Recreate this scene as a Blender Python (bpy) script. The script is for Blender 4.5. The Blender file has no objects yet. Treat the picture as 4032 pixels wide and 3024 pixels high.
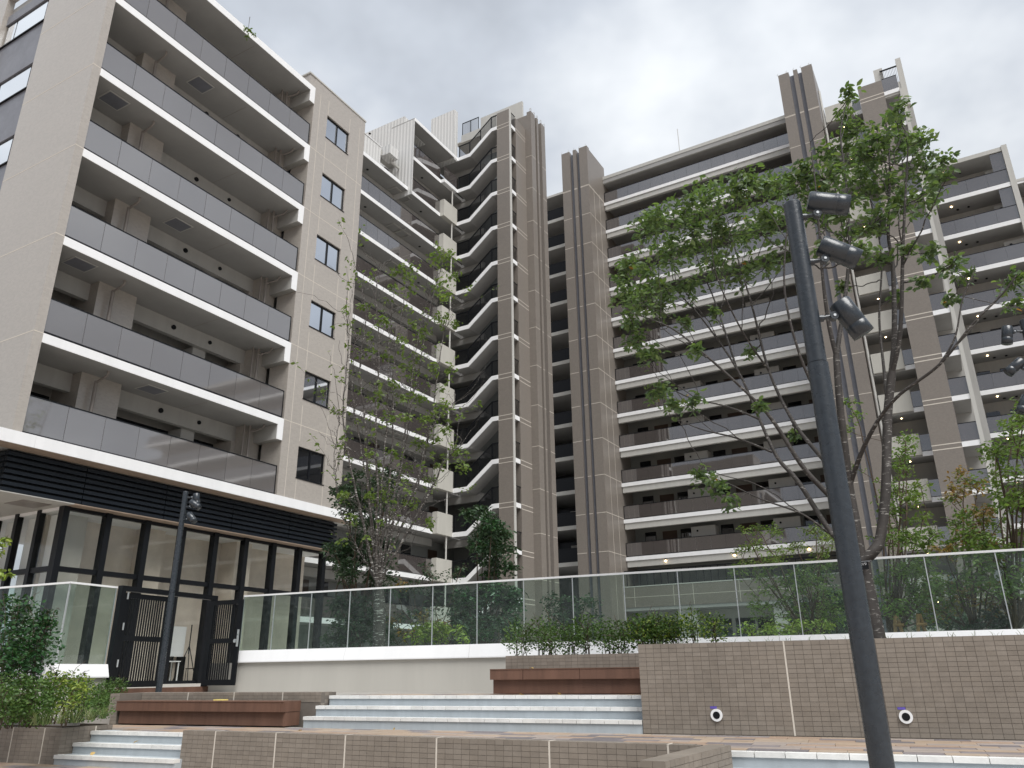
import bpy, math, random
import numpy as np
from mathutils import Vector, Matrix
random.seed(7); RNG = np.random.default_rng(7)
R = math.radians
sc = bpy.context.scene
COL = sc.collection
EYE = 1.2                                   # camera height above the lower paving

# ------------------------------------------------------------------ camera
PITCH, ROLL, FPX = R(20.414), R(-0.708), 3058.0
cam_d = bpy.data.cameras.new('camera'); cam = bpy.data.objects.new('camera', cam_d); COL.objects.link(cam)
_f = np.array([0, math.cos(PITCH), math.sin(PITCH)]); _u = np.array([0, -math.sin(PITCH), math.cos(PITCH)]); _x = np.array([1., 0, 0])
_x2 = math.cos(ROLL)*_x + math.sin(ROLL)*_u; _u2 = -math.sin(ROLL)*_x + math.cos(ROLL)*_u
cam.matrix_world = Matrix(((_x2[0], _u2[0], -_f[0], 0), (_x2[1], _u2[1], -_f[1], 0), (_x2[2], _u2[2], -_f[2], EYE), (0, 0, 0, 1)))
cam_d.sensor_width = 36.0; cam_d.lens = FPX/4032*36.0; cam_d.clip_start = 0.1; cam_d.clip_end = 4000
sc.camera = cam
sc.render.resolution_x, sc.render.resolution_y = 1024, 768

# ------------------------------------------------------------------ world: overcast sky with soft cloud cover
SUN_AZ, SUN_EL = R(152), R(56)
w = bpy.data.worlds.new('World'); sc.world = w; w.use_nodes = True
nt = w.node_tree; nt.nodes.clear()
def N(t, **kw):
    n = nt.nodes.new(t)
    for k, v in kw.items(): setattr(n, k, v)
    return n
out = N('ShaderNodeOutputWorld'); bg = N('ShaderNodeBackground'); nt.links.new(bg.outputs[0], out.inputs[0])
sky = N('ShaderNodeTexSky'); sky.sky_type = 'NISHITA'; sky.sun_disc = False
sky.sun_elevation = SUN_EL; sky.sun_rotation = SUN_AZ; sky.air_density = 1.0; sky.dust_density = 2.0
skm = N('ShaderNodeVectorMath', operation='SCALE'); skm.inputs['Scale'].default_value = 0.045
nt.links.new(sky.outputs[0], skm.inputs[0])
tc = N('ShaderNodeTexCoord'); sep = N('ShaderNodeSeparateXYZ'); nt.links.new(tc.outputs['Generated'], sep.inputs[0])
def math_(op, a, b=None, clamp=False):
    m = N('ShaderNodeMath', operation=op); m.use_clamp = clamp
    for i, v in enumerate((a, b)):
        if v is None: continue
        if isinstance(v, (int, float)): m.inputs[i].default_value = v
        else: nt.links.new(v, m.inputs[i])
    return m.outputs[0]
zc = math_('MAXIMUM', sep.outputs[2], 0.0); den = math_('ADD', zc, 0.35)
px = math_('DIVIDE', sep.outputs[0], den); py = math_('DIVIDE', sep.outputs[1], den)
cmb = N('ShaderNodeCombineXYZ'); nt.links.new(px, cmb.inputs[0]); nt.links.new(py, cmb.inputs[1]); cmb.inputs[2].default_value = 3.7
def noise(scale, detail, rough):
    n = N('ShaderNodeTexNoise'); n.inputs['Scale'].default_value = scale; n.inputs['Detail'].default_value = detail; n.inputs['Roughness'].default_value = rough
    nt.links.new(cmb.outputs[0], n.inputs['Vector']); return n.outputs['Fac']
n1 = noise(1.25, 6.0, 0.52)
r1 = N('ShaderNodeValToRGB'); nt.links.new(n1, r1.inputs[0])
e = r1.color_ramp.elements; e[0].position = 0.40; e[0].color = (0.138, 0.149, 0.168, 1); e[1].position = 0.62; e[1].color = (0.335, 0.347, 0.360, 1)
m_ = r1.color_ramp.elements.new(0.5); m_.color = (0.208, 0.224, 0.249, 1)
n2 = noise(0.9, 2.0, 0.5)
r2 = N('ShaderNodeMapRange'); nt.links.new(n2, r2.inputs[0]); r2.inputs[1].default_value = 0.35; r2.inputs[2].default_value = 0.7; r2.inputs[3].default_value = 0.90; r2.inputs[4].default_value = 1.0
mix = N('ShaderNodeMix', data_type='RGBA'); nt.links.new(r2.outputs[0], mix.inputs[0]); nt.links.new(skm.outputs[0], mix.inputs[6]); nt.links.new(r1.outputs[0], mix.inputs[7])
zen = math_('ADD', math_('MULTIPLY', zc, 0.55), 0.80)            # overcast sky is brighter towards the zenith
zm_ = N('ShaderNodeVectorMath', operation='SCALE'); nt.links.new(mix.outputs[2], zm_.inputs[0]); nt.links.new(zen, zm_.inputs['Scale'])
nt.links.new(zm_.outputs[0], bg.inputs['Color']); bg.inputs['Strength'].default_value = 1.0

# ------------------------------------------------------------------ sun behind the cloud
sd = bpy.data.lights.new('sun', 'SUN'); sd.energy = 1.5; sd.angle = R(40); sd.color = (1.0, 0.985, 0.96)
sun = bpy.data.objects.new('sun', sd); COL.objects.link(sun)
sv_ = Vector((math.sin(SUN_AZ)*math.cos(SUN_EL), math.cos(SUN_AZ)*math.cos(SUN_EL), math.sin(SUN_EL)))
sun.rotation_euler = sv_.to_track_quat('Z', 'Y').to_euler(); sun.location = (0, -20, 60)

vs = sc.view_settings; vs.view_transform = 'Standard'; vs.look = 'None'; vs.exposure = 1.40; vs.gamma = 1.0; vs.use_curve_mapping = False
try:
    sc.cycles.max_bounces = 6; sc.cycles.transparent_max_bounces = 12; sc.cycles.diffuse_bounces = 3; sc.cycles.glossy_bounces = 3; sc.cycles.use_denoising = True
except Exception: pass

# ------------------------------------------------------------------ pixel -> world helpers (photo pixels of a 4032 wide frame), used to survey positions
_M = np.array([_x2, -_u2, _f])
FS = 4032/2212
def ray(x, y):
    d = _M.T @ np.array([(x-2016)/FPX, (y-1512)/FPX, 1.]); return d/np.hypot(d[0], d[1])
def at(xF, yF, D):                           # survey point: bearing and elevation, at horizontal distance D
    d = ray(xF*FS, yF*FS)*D; return Vector((d[0], d[1], d[2]+EYE))
def bearing(xF, yF, D, z):
    d = ray(xF*FS, yF*FS)*D; return Vector((d[0], d[1], z+EYE))

# ------------------------------------------------------------------ materials
MATS = {}
class MT:
    def __init__(s, name):
        s.m = bpy.data.materials.new(name); s.m.use_nodes = True; s.t = s.m.node_tree; s.b = s.t.nodes['Principled BSDF']; s.o = s.t.nodes['Material Output']; MATS[name] = s.m
    def n(s, t, **kw):
        n = s.t.nodes.new(t)
        for k, v in kw.items(): setattr(n, k, v)
        return n
    def l(s, a, b): s.t.links.new(a, b)
    def pos(s, rot=0.0):
        g = s.n('ShaderNodeNewGeometry')
        if not rot: return g.outputs['Position']
        v = s.n('ShaderNodeVectorRotate', rotation_type='Z_AXIS'); s.l(g.outputs['Position'], v.inputs['Vector']); v.inputs['Angle'].default_value = -rot
        return v.outputs[0]
    def noise(s, vec, scale, detail=4, rough=0.55):
        n = s.n('ShaderNodeTexNoise'); n.inputs['Scale'].default_value = scale; n.inputs['Detail'].default_value = detail; n.inputs['Roughness'].default_value = rough
        if vec is not None: s.l(vec, n.inputs['Vector'])
        return n.outputs['Fac']
    def ramp(s, fac, stops):
        r = s.n('ShaderNodeValToRGB'); s.l(fac, r.inputs[0]); el = r.color_ramp.elements
        while len(el) > 1: el.remove(el[-1])
        el[0].position = stops[0][0]; el[0].color = (*stops[0][1], 1)
        for p, c in stops[1:]: x = el.new(p); x.color = (*c, 1)
        return r.outputs[0]
    def mixc(s, fac, a, b, mode='MIX'):
        m = s.n('ShaderNodeMix', data_type='RGBA', blend_type=mode)
        for i, v in ((0, fac), (6, a), (7, b)):
            if isinstance(v, (int, float)): m.inputs[i].default_value = v
            elif isinstance(v, tuple): m.inputs[i].default_value = (*v, 1)
            else: s.l(v, m.inputs[i])
        return m.outputs[2]
    def bump(s, h, strength=0.2, dist=0.01):
        b = s.n('ShaderNodeBump'); b.inputs['Strength'].default_value = strength; b.inputs['Distance'].default_value = dist; s.l(h, b.inputs['Height']); s.l(b.outputs[0], s.b.inputs['Normal'])
    def set(s, **kw):
        for k, v in kw.items(): s.b.inputs[k].default_value = v
def vary(c, k): return tuple(min(1, x*k) for x in c)
def plain(name, c, rough=0.5, spec=0.4, var=0.10, scale=1.3, metal=0.0, bump=0.0, streak=False):
    m = MT(name); p = m.pos(); v = p
    if streak:
        mp = m.n('ShaderNodeMapping'); mp.inputs['Scale'].default_value = (3.0, 3.0, 0.35); m.l(p, mp.inputs['Vector']); v = mp.outputs[0]
    f = m.noise(v, scale, 6, 0.62); c_ = m.ramp(f, [(0.28, vary(c, 1-var)), (0.72, vary(c, 1+var))]); m.l(c_, m.b.inputs['Base Color'])
    f2 = m.noise(p, 11, 3); r = m.n('ShaderNodeMapRange'); m.l(f2, r.inputs[0]); r.inputs[3].default_value = max(0.02, rough-0.08); r.inputs[4].default_value = min(1, rough+0.08); m.l(r.outputs[0], m.b.inputs['Roughness'])
    m.set(**{'Specular IOR Level': spec, 'Metallic': metal})
    if bump: m.bump(m.noise(p, 60, 4), bump, 0.01)
    return m.m
def tiled(name, c, rot, w=0.10, h=0.05, mortar=(0.40, 0.37, 0.34), rough=0.38, var=0.16, spec=0.45):
    m = MT(name); p = m.pos(rot); s = m.n('ShaderNodeSeparateXYZ'); m.l(p, s.inputs[0])
    a = m.n('ShaderNodeMath', operation='ADD'); m.l(s.outputs[0], a.inputs[0]); m.l(s.outputs[1], a.inputs[1])
    v = m.n('ShaderNodeCombineXYZ'); m.l(a.outputs[0], v.inputs[0]); m.l(s.outputs[2], v.inputs[1])
    b = m.n('ShaderNodeTexBrick'); m.l(v.outputs[0], b.inputs['Vector']); b.offset = 0.0; b.inputs['Scale'].default_value = 1.0
    b.inputs['Brick Width'].default_value = w; b.inputs['Row Height'].default_value = h; b.inputs['Mortar Size'].default_value = 0.004; b.inputs['Mortar Smooth'].default_value = 0.3
    b.inputs['Color1'].default_value = (*vary(c, 1-var), 1); b.inputs['Color2'].default_value = (*vary(c, 1+var), 1); b.inputs['Mortar'].default_value = (*mortar, 1)
    big = m.noise(p, 0.55, 4); cc = m.mixc(big, (0.93,)*3, (1.0,)*3); col = m.mixc(1.0, b.outputs['Color'], cc, 'MULTIPLY')
    m.l(col, m.b.inputs['Base Color']); m.set(**{'Roughness': rough, 'Specular IOR Level': spec}); m.bump(b.outputs['Fac'], 0.2, -0.003)
    return m.m
def stone_piece(name, cols, island=False, rough=0.6, grime=0.25, const=False):
    m = MT(name)
    if island: g = m.n('ShaderNodeNewGeometry'); rnd = g.outputs['Random Per Island']
    else: g = m.n('ShaderNodeObjectInfo'); rnd = g.outputs['Random']
    st = [(i/max(1, len(cols)-1), c) for i, c in enumerate(cols)]
    c = m.ramp(rnd, st); p = m.pos()
    if const: c.node.color_ramp.interpolation = 'CONSTANT'
    f = m.noise(p, 9, 6, 0.65); d = m.ramp(f, [(0.25, (1-grime,)*3), (0.75, (1+grime*0.4,)*3)])
    col = m.mixc(1.0, c, d, 'MULTIPLY')
    b2 = m.noise(p, 0.9, 3); d2 = m.ramp(b2, [(0.3, (0.88,)*3), (0.7, (1.08,)*3)]); col = m.mixc(1.0, col, d2, 'MULTIPLY')
    m.l(col, m.b.inputs['Base Color']); m.set(**{'Roughness': rough, 'Specular IOR Level': 0.35}); m.bump(m.noise(p, 70, 4), 0.12, 0.004)
    return m.m
def coated(name, c, ior=2.2, rough=0.04, var=0.06):
    m = MT(name); oi = m.n('ShaderNodeObjectInfo'); cc = m.ramp(oi.outputs['Random'], [(0, vary(c, 1-var)), (1, vary(c, 1+var))]); m.l(cc, m.b.inputs['Base Color'])
    m.set(**{'Roughness': rough, 'IOR': ior}); p = m.pos(); m.bump(m.noise(p, 0.5, 2), 0.05, 0.05); return m.m
def mirror_pane(name, c, refl):
    m = MT(name); m.set(**{'Base Color': (*c, 1), 'Roughness': 0.02, 'IOR': 1.5}); g = m.n('ShaderNodeBsdfGlossy'); g.inputs['Color'].default_value = (0.93, 0.96, 1, 1); g.inputs['Roughness'].default_value = 0.02
    fr = m.n('ShaderNodeLayerWeight'); fr.inputs['Blend'].default_value = 0.35; mr = m.n('ShaderNodeMapRange'); m.l(fr.outputs['Fresnel'], mr.inputs[0]); mr.inputs[3].default_value = refl; mr.inputs[4].default_value = min(1, refl+0.4)
    mx = m.n('ShaderNodeMixShader'); m.l(mr.outputs[0], mx.inputs[0]); m.l(m.b.outputs[0], mx.inputs[1]); m.l(g.outputs[0], mx.inputs[2]); m.l(mx.outputs[0], m.o.inputs[0]); return m.m
def clear_glass(name, tint, refl=1.45, dirt=0.0):
    m = MT(name); tr = m.n('ShaderNodeBsdfTransparent'); tr.inputs[0].default_value = (*tint, 1); gl = m.n('ShaderNodeBsdfGlossy'); gl.inputs['Roughness'].default_value = 0.015; gl.inputs['Color'].default_value = (0.95, 0.98, 0.97, 1)
    fr = m.n('ShaderNodeFresnel'); fr.inputs['IOR'].default_value = refl; gm = m.n('ShaderNodeNewGeometry'); ib = m.n('ShaderNodeMath', operation='SUBTRACT'); ib.inputs[0].default_value = 1.0; m.l(gm.outputs['Backfacing'], ib.inputs[1]); fm = m.n('ShaderNodeMath', operation='MULTIPLY'); m.l(fr.outputs[0], fm.inputs[0]); m.l(ib.outputs[0], fm.inputs[1]); mx = m.n('ShaderNodeMixShader'); m.l(fm.outputs[0], mx.inputs[0]); m.l(tr.outputs[0], mx.inputs[1]); m.l(gl.outputs[0], mx.inputs[2]); last = mx.outputs[0]
    if dirt:
        df = m.n('ShaderNodeBsdfDiffuse'); df.inputs[0].default_value = (0.6, 0.66, 0.64, 1); p = m.pos(); f = m.noise(p, 9, 5, 0.7); f2 = m.noise(p, 160, 2, 0.5)
        mm = m.n('ShaderNodeMath', operation='MULTIPLY'); m.l(f, mm.inputs[0]); m.l(f2, mm.inputs[1]); r = m.n('ShaderNodeMapRange'); m.l(mm.outputs[0], r.inputs[0]); r.inputs[1].default_value = 0.15; r.inputs[2].default_value = 0.45; r.inputs[3].default_value = 0.0; r.inputs[4].default_value = dirt
        m2 = m.n('ShaderNodeMixShader'); m.l(r.outputs[0], m2.inputs[0]); m.l(last, m2.inputs[1]); m.l(df.outputs[0], m2.inputs[2]); last = m2.outputs[0]
    m.l(last, m.o.inputs[0]); return m.m
def emit(name, c, s):
    m = MT(name); m.set(**{'Base Color': (*c, 1), 'Emission Color': (*c, 1), 'Emission Strength': s}); return m.m
def leafm(name, cols, trans=0.42, rough=0.45):
    m = MT(name); g = m.n('ShaderNodeNewGeometry'); st = [(i/max(1, len(cols)-1), c) for i, c in enumerate(cols)]
    c = m.ramp(g.outputs['Random Per Island'], st); f = m.noise(g.outputs['Position'], 1.6, 3); d = m.ramp(f, [(0.3, (0.75,)*3), (0.7, (1.25,)*3)]); col = m.mixc(1.0, c, d, 'MULTIPLY')
    m.l(col, m.b.inputs['Base Color']); m.set(**{'Roughness': rough, 'Specular IOR Level': 0.4})
    t = m.n('ShaderNodeBsdfTranslucent'); t2 = m.mixc(1.0, col, (1.1, 1.25, 0.5), 'MULTIPLY'); m.l(t2, t.inputs[0])
    mx = m.n('ShaderNodeMixShader'); mx.inputs[0].default_value = trans; m.l(m.b.outputs[0], mx.inputs[1]); m.l(t.outputs[0], mx.inputs[2]); m.l(mx.outputs[0], m.o.inputs[0]); return m.m
def bark(name, dark, light, bands):
    m = MT(name); p = m.pos(); mp = m.n('ShaderNodeMapping'); mp.inputs['Scale'].default_value = (9, 9, 55); m.l(p, mp.inputs['Vector']); f = m.noise(mp.outputs[0], 1.0, 4, 0.6); f0 = m.noise(p, 5, 4)
    c = m.ramp(f0, [(0.3, vary(dark, 0.75)), (0.7, vary(dark, 1.3))]); k = m.ramp(f, [(bands, (0, 0, 0)), (bands+0.06, (1, 1, 1))]); col = m.mixc(k, c, light); m.l(col, m.b.inputs['Base Color']); m.set(Roughness=0.7); m.bump(f, 0.5, 0.01); return m.m

LBR, CBR, TR = R(60.85), R(-30.27), R(-23.06)            # frame rotations: left block, rear blocks, terraces
white = plain('white_paint', (0.80, 0.80, 0.80), 0.45, 0.3, 0.04, 0.8, streak=True)
lgrey = plain('light_grey_paint', (0.47, 0.46, 0.43), 0.6, 0.3, 0.05, streak=True)
soffit = plain('grey_soffit_paint', (0.33, 0.325, 0.315), 0.8, 0.2, 0.07, 0.9)
wallp = plain('grey_wall_paint', (0.38, 0.372, 0.352), 0.75, 0.2, 0.07, 0.9, streak=True)
beige = plain('beige_render', (0.50, 0.48, 0.435), 0.75, 0.2, 0.05, 0.7, bump=0.1, streak=True)
boxp = plain('beige_box_paint', (0.47, 0.455, 0.41), 0.7, 0.2, 0.05, streak=True)
tileL = tiled('mosaic_tile_left', (0.385, 0.352, 0.315), LBR, var=0.06, rough=0.28, spec=0.8)
tileC = tiled('mosaic_tile_rear', (0.205, 0.180, 0.156), CBR, mortar=(0.195, 0.174, 0.155), var=0.07)
sealant = plain('pale_joint_sealant', (0.60, 0.55, 0.48), 0.6, 0.2, 0.05)
dark = plain('black_metal', (0.008, 0.009, 0.011), 0.4, 0.22, 0.2)
louvre = plain('blue_black_louvre', (0.013, 0.017, 0.023), 0.4, 0.25, 0.15)
polem = plain('dark_blue_grey_metal', (0.024, 0.030, 0.037), 0.28, 0.6, 0.25, 30, bump=0.15)
steel = plain('pale_steel', (0.62, 0.64, 0.65), 0.3, 0.5, 0.05, metal=0.6)
spandrel = plain('slate_spandrel_panel', (0.17, 0.175, 0.20), 0.4, 0.4, 0.15)
ribbed = None
glassb = coated('tinted_balcony_glass', (0.14, 0.13, 0.126), 3.0, 0.04)
glassr = coated('tinted_corridor_glass', (0.070, 0.061, 0.058), 2.9, 0.03)
pane = mirror_pane('window_pane', (0.012, 0.014, 0.018), 0.8)
blackg = plain('black_glass', (0.010, 0.010, 0.011), 0.15, 0.25, 0.1)
galw = plain('grey_green_wall_paint', (0.205, 0.21, 0.20), 0.75, 0.2, 0.07, 0.9)
pane_d = mirror_pane('dark_window_pane', (0.008, 0.009, 0.011), 0.05)
gl_rail = clear_glass('clear_railing_glass', (0.77, 0.85, 0.82), 1.42, 0.05)
gl_lob = clear_glass('lobby_glass', (0.95, 0.96, 0.95), 1.5)
pipe_m = plain('brown_grey_pipe', (0.24, 0.215, 0.195), 0.45, 0.4, 0.05)
door_b = plain('brown_door', (0.055, 0.036, 0.028), 0.5, 0.3, 0.15)
concrete = plain('courtyard_concrete', (0.43, 0.415, 0.39), 0.8, 0.2, 0.15, 0.7)
lobbyw = plain('lobby_stone', (0.66, 0.58, 0.50), 0.5, 0.3, 0.14, 1.4)
lobbyf = plain('lobby_floor', (0.50, 0.47, 0.43), 0.3, 0.4, 0.08)
timber = plain('brown_board_and_warm_bounce', (0.34, 0.26, 0.20), 0.6, 0.3, 0.1)  # board brown, also used to paint warm reflected light under the canopy
riser = plain('blue_grey_step_render', (0.40, 0.435, 0.455), 0.65, 0.3, 0.08, 2.5, streak=True)
nosing = stone_piece('white_nosing_tile', [(0.72, 0.71, 0.68), (0.80, 0.79, 0.76)], rough=0.5, grime=0.15)
BR = [(0.215, 0.184, 0.152), (0.245, 0.211, 0.175), (0.230, 0.198, 0.165), (0.262, 0.227, 0.190), (0.234, 0.200, 0.164)]
brick1 = stone_piece('brown_brick_tile', BR, False, 0.5, 0.14)
brickS = stone_piece('brown_brick_tile_run', BR, True, 0.5, 0.14)
mortar = plain('brick_mortar', (0.165, 0.145, 0.125), 0.85, 0.1, 0.12, 6)
pav = stone_piece('paving_slab', [(0.39, 0.295, 0.215), (0.185, 0.165, 0.17), (0.35, 0.295, 0.26), (0.40, 0.315, 0.24), (0.24, 0.21, 0.21), (0.37, 0.265, 0.195), (0.31, 0.265, 0.24)], False, 0.55, 0.2, True)
corten = plain('weathering_steel', (0.140, 0.076, 0.053), 0.6, 0.3, 0.22, 2.2, bump=0.1, streak=True)
soil = plain('dark_soil', (0.055, 0.042, 0.032), 0.95, 0.1, 0.3, 8, bump=0.4)
ground_m = plain('lower_paving', (0.40, 0.345, 0.30), 0.7, 0.25, 0.2, 2.0)
kerb = plain('grey_kerb_stone', (0.33, 0.31, 0.285), 0.7, 0.2, 0.1)
cherry_l = leafm('cherry_leaf', [(0.090, 0.140, 0.068), (0.115, 0.170, 0.075), (0.15, 0.205, 0.08), (0.095, 0.148, 0.08), (0.185, 0.24, 0.09), (0.10, 0.152, 0.085), (0.13, 0.18, 0.08)])
gold_l = leafm('golden_leaf', [(0.42, 0.22, 0.03), (0.36, 0.16, 0.04)])
fresh_l = leafm('fresh_leaf', [(0.10, 0.155, 0.04), (0.15, 0.21, 0.055), (0.12, 0.175, 0.045), (0.19, 0.24, 0.07)])
maple_l = leafm('green_maple_leaf', [(0.085, 0.145, 0.04), (0.12, 0.185, 0.05), (0.16, 0.23, 0.06), (0.10, 0.16, 0.045)])
orange_l = leafm('turning_maple_leaf', [(0.26, 0.16, 0.05), (0.17, 0.16, 0.05), (0.31, 0.16, 0.06), (0.14, 0.16, 0.045), (0.28, 0.13, 0.055)])
dark_l = leafm('dark_evergreen_leaf', [(0.022, 0.05, 0.022), (0.036, 0.072, 0.03), (0.03, 0.06, 0.028), (0.05, 0.088, 0.035)], 0.2)
cam_l = leafm('glossy_camellia_leaf', [(0.025, 0.075, 0.03), (0.04, 0.10, 0.035), (0.032, 0.085, 0.032), (0.06, 0.13, 0.04)], 0.12, 0.22)
shrub_l = leafm('shrub_leaf', [(0.045, 0.095, 0.022), (0.075, 0.14, 0.03), (0.06, 0.115, 0.028), (0.11, 0.18, 0.04)], 0.25)
yel_l = leafm('yellow_green_leaf', [(0.20, 0.27, 0.04), (0.27, 0.33, 0.06), (0.14, 0.22, 0.04), (0.32, 0.37, 0.08)], 0.3)
grass_l = leafm('grass_blade', [(0.07, 0.13, 0.04), (0.12, 0.18, 0.06), (0.24, 0.24, 0.12), (0.09, 0.15, 0.05)], 0.3)
dry_l = leafm('dry_leaf', [(0.52, 0.36, 0.10), (0.50, 0.30, 0.08)], 0.1)
bark_c = bark('cherry_bark', (0.040, 0.034, 0.030), (0.33, 0.315, 0.29), 0.605)
bark_p = bark('grey_bark', (0.055, 0.046, 0.040), (0.50, 0.48, 0.45), 0.57)
bark_d = plain('brown_bark', (0.085, 0.062, 0.045), 0.85, 0.2, 0.3, 9, bump=0.3)
stake_m = plain('timber_stake', (0.38, 0.24, 0.12), 0.8, 0.2, 0.2, 6)
lampg = emit('warm_downlight', (1.0, 0.72, 0.40), 9.0)
lens_m = mirror_pane('floodlight_lens', (0.05, 0.055, 0.05), 0.1)
tape = plain('violet_tape', (0.12, 0.09, 0.38), 0.5, 0.3, 0.1)
green_t = plain('green_sticker', (0.05, 0.30, 0.18), 0.5, 0.3, 0.1)
yellow_t = plain('yellow_towel', (0.80, 0.66, 0.22), 0.7, 0.2, 0.05)
def make_ribbed():
    m = MT('ribbed_white_cladding'); p = m.pos(CBR); s = m.n('ShaderNodeSeparateXYZ'); m.l(p, s.inputs[0]); a = m.n('ShaderNodeMath', operation='ADD'); m.l(s.outputs[0], a.inputs[0]); m.l(s.outputs[1], a.inputs[1])
    k = m.n('ShaderNodeMath', operation='MULTIPLY'); m.l(a.outputs[0], k.inputs[0]); k.inputs[1].default_value = 21.0; sn_ = m.n('ShaderNodeMath', operation='SINE'); m.l(k.outputs[0], sn_.inputs[0]); m.bump(sn_.outputs[0], 0.6, 0.02); m.set(**{'Base Color': (0.58, 0.575, 0.56, 1), 'Roughness': 0.6}); return m.m
ribbed = make_ribbed()

# ------------------------------------------------------------------ mesh helpers
CUBE_F = [(0, 3, 2, 1), (4, 5, 6, 7), (0, 1, 5, 4), (1, 2, 6, 5), (2, 3, 7, 6), (3, 0, 4, 7)]
def cube_v(x0, x1, y0, y1, z0, z1): return [(x0, y0, z0), (x1, y0, z0), (x1, y1, z0), (x0, y1, z0), (x0, y0, z1), (x1, y0, z1), (x1, y1, z1), (x0, y1, z1)]
UNIT = {}
def unit(mat):
    if mat.name not in UNIT:
        me = bpy.data.meshes.new('block_'+mat.name); me.from_pydata(cube_v(-.5, .5, -.5, .5, -.5, .5), [], CUBE_F); me.materials.append(mat); UNIT[mat.name] = me
    return UNIT[mat.name]
def link(o, parent=None):
    COL.objects.link(o)
    if parent is not None: o.parent = parent
    return o
def tag(o, label=None, cat=None, group=None, kind=None):
    for k, v in (('label', label), ('category', cat), ('group', group), ('kind', kind)):
        if v: o[k] = v
    return o
def meshobj(name, v, f, mat, parent=None, loc=(0, 0, 0), smooth=False):
    me = bpy.data.meshes.new(name); me.from_pydata([tuple(p) for p in v], [], f); me.materials.append(mat)
    if smooth: me.polygons.foreach_set('use_smooth', [True]*len(me.polygons))
    o = bpy.data.objects.new(name, me); o.location = loc; return link(o, parent)
class Fr:
    """A frame with its own root empty: box coordinates are metres in the frame, z relative to the eye."""
    def __init__(s, name, origin, rot, zbase, label=None, cat=None, group=None, kind=None):
        s.o = bpy.data.objects.new(name, None); s.o.location = (origin[0], origin[1], zbase+EYE); s.o.rotation_euler = (0, 0, rot); link(s.o); tag(s.o, label, cat, group, kind); s.zb = zbase; s.dx = s.dy = 0.0; s.cur = None
    def begin(s, name): s.cur = bpy.data.objects.new(name, None); link(s.cur, s.o); return s.cur
    def end(s): s.cur = None
    def box(s, name, x, y, z, mat, parent=None):
        o = bpy.data.objects.new(name, unit(mat)); o.scale = (x[1]-x[0], y[1]-y[0], z[1]-z[0])
        c = Vector(((x[0]+x[1])/2-s.dx, (y[0]+y[1])/2-s.dy, (z[0]+z[1])/2-s.zb))
        if parent is not None:
            ps = parent.scale; c = Vector(((c.x-parent.location.x)/ps.x, (c.y-parent.location.y)/ps.y, (c.z-parent.location.z)/ps.z)); o.scale = (o.scale.x/ps.x, o.scale.y/ps.y, o.scale.z/ps.z)
        o.location = c; return link(o, parent or s.cur or s.o)
    def boxes(s, name, lst, mat, parent=None):
        v, f = [], []
        for x, y, z in lst:
            b = len(v); v += cube_v(x[0]-s.dx, x[1]-s.dx, y[0]-s.dy, y[1]-s.dy, z[0]-s.zb, z[1]-s.zb); f += [tuple(i+b for i in q) for q in CUBE_F]
        return meshobj(name, v, f, mat, parent or s.cur or s.o)
    def mesh(s, name, v, f, mat, smooth=False):
        return meshobj(name, [(p[0]-s.dx, p[1]-s.dy, p[2]-s.zb) for p in v], f, mat, s.cur or s.o, smooth=smooth)
    def prism(s, name, prof, y, mat):        # prof: polygon in (x, z), extruded in y
        n = len(prof); v = [(p[0], y[0], p[1]) for p in prof]+[(p[0], y[1], p[1]) for p in prof]
        f = [tuple(range(n)), tuple(range(2*n-1, n-1, -1))]+[(i, i+n, (i+1) % n+n, (i+1) % n) for i in range(n)]
        f = [tuple(reversed(q)) for q in f]; return s.mesh(name, v, f, mat)
    def tube(s, name, pts, r, mat, seg=10):
        v, f = tube_geo([Vector(p) for p in pts], [r]*len(pts), seg); return s.mesh(name, v, f, mat, True)
    def disc(s, name, c, r, axis, depth, mat, seg=20, parent=None):
        a = {'x': Vector((1, 0, 0)), 'y': Vector((0, 1, 0)), 'z': Vector((0, 0, 1))}[axis]*depth/2; c = Vector(c)
        v, f = tube_geo([c-a, c+a], [r, r], seg, True); return s.mesh(name, v, f, mat)
def tube_geo(pts, rad, seg=8, cap=True):
    v, f = [], []; n = len(pts); up = None
    for i, p in enumerate(pts):
        t = (pts[min(i+1, n-1)]-pts[max(i-1, 0)]).normalized()
        if up is None: up = Vector((0, 0, 1)) if abs(t.z) < 0.9 else Vector((1, 0, 0))
        a = t.cross(up).normalized(); b = a.cross(t).normalized(); up = b
        for k in range(seg):
            q = 2*math.pi*k/seg; v.append(p+(a*math.cos(q)+b*math.sin(q))*rad[i])
    for i in range(n-1):
        for k in range(seg): f.append((i*seg+k, i*seg+(k+1) % seg, (i+1)*seg+(k+1) % seg, (i+1)*seg+k))
    if cap:
        b = len(v); v += v[:seg]+v[(n-1)*seg:n*seg]; f.append(tuple(b+k for k in range(seg-1, -1, -1))); f.append(tuple(b+seg+k for k in range(seg)))
    return v, f
aT = R(113.06); td = Vector((math.sin(aT), math.cos(aT), 0)); tn = Vector((-td.y, td.x, 0))
def TF(name, s0, n0, zb, *a, **k):
    p = td*s0+tn*n0; f = Fr(name, p, TR, zb, *a, **k); f.dx, f.dy = s0, n0; return f

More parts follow.
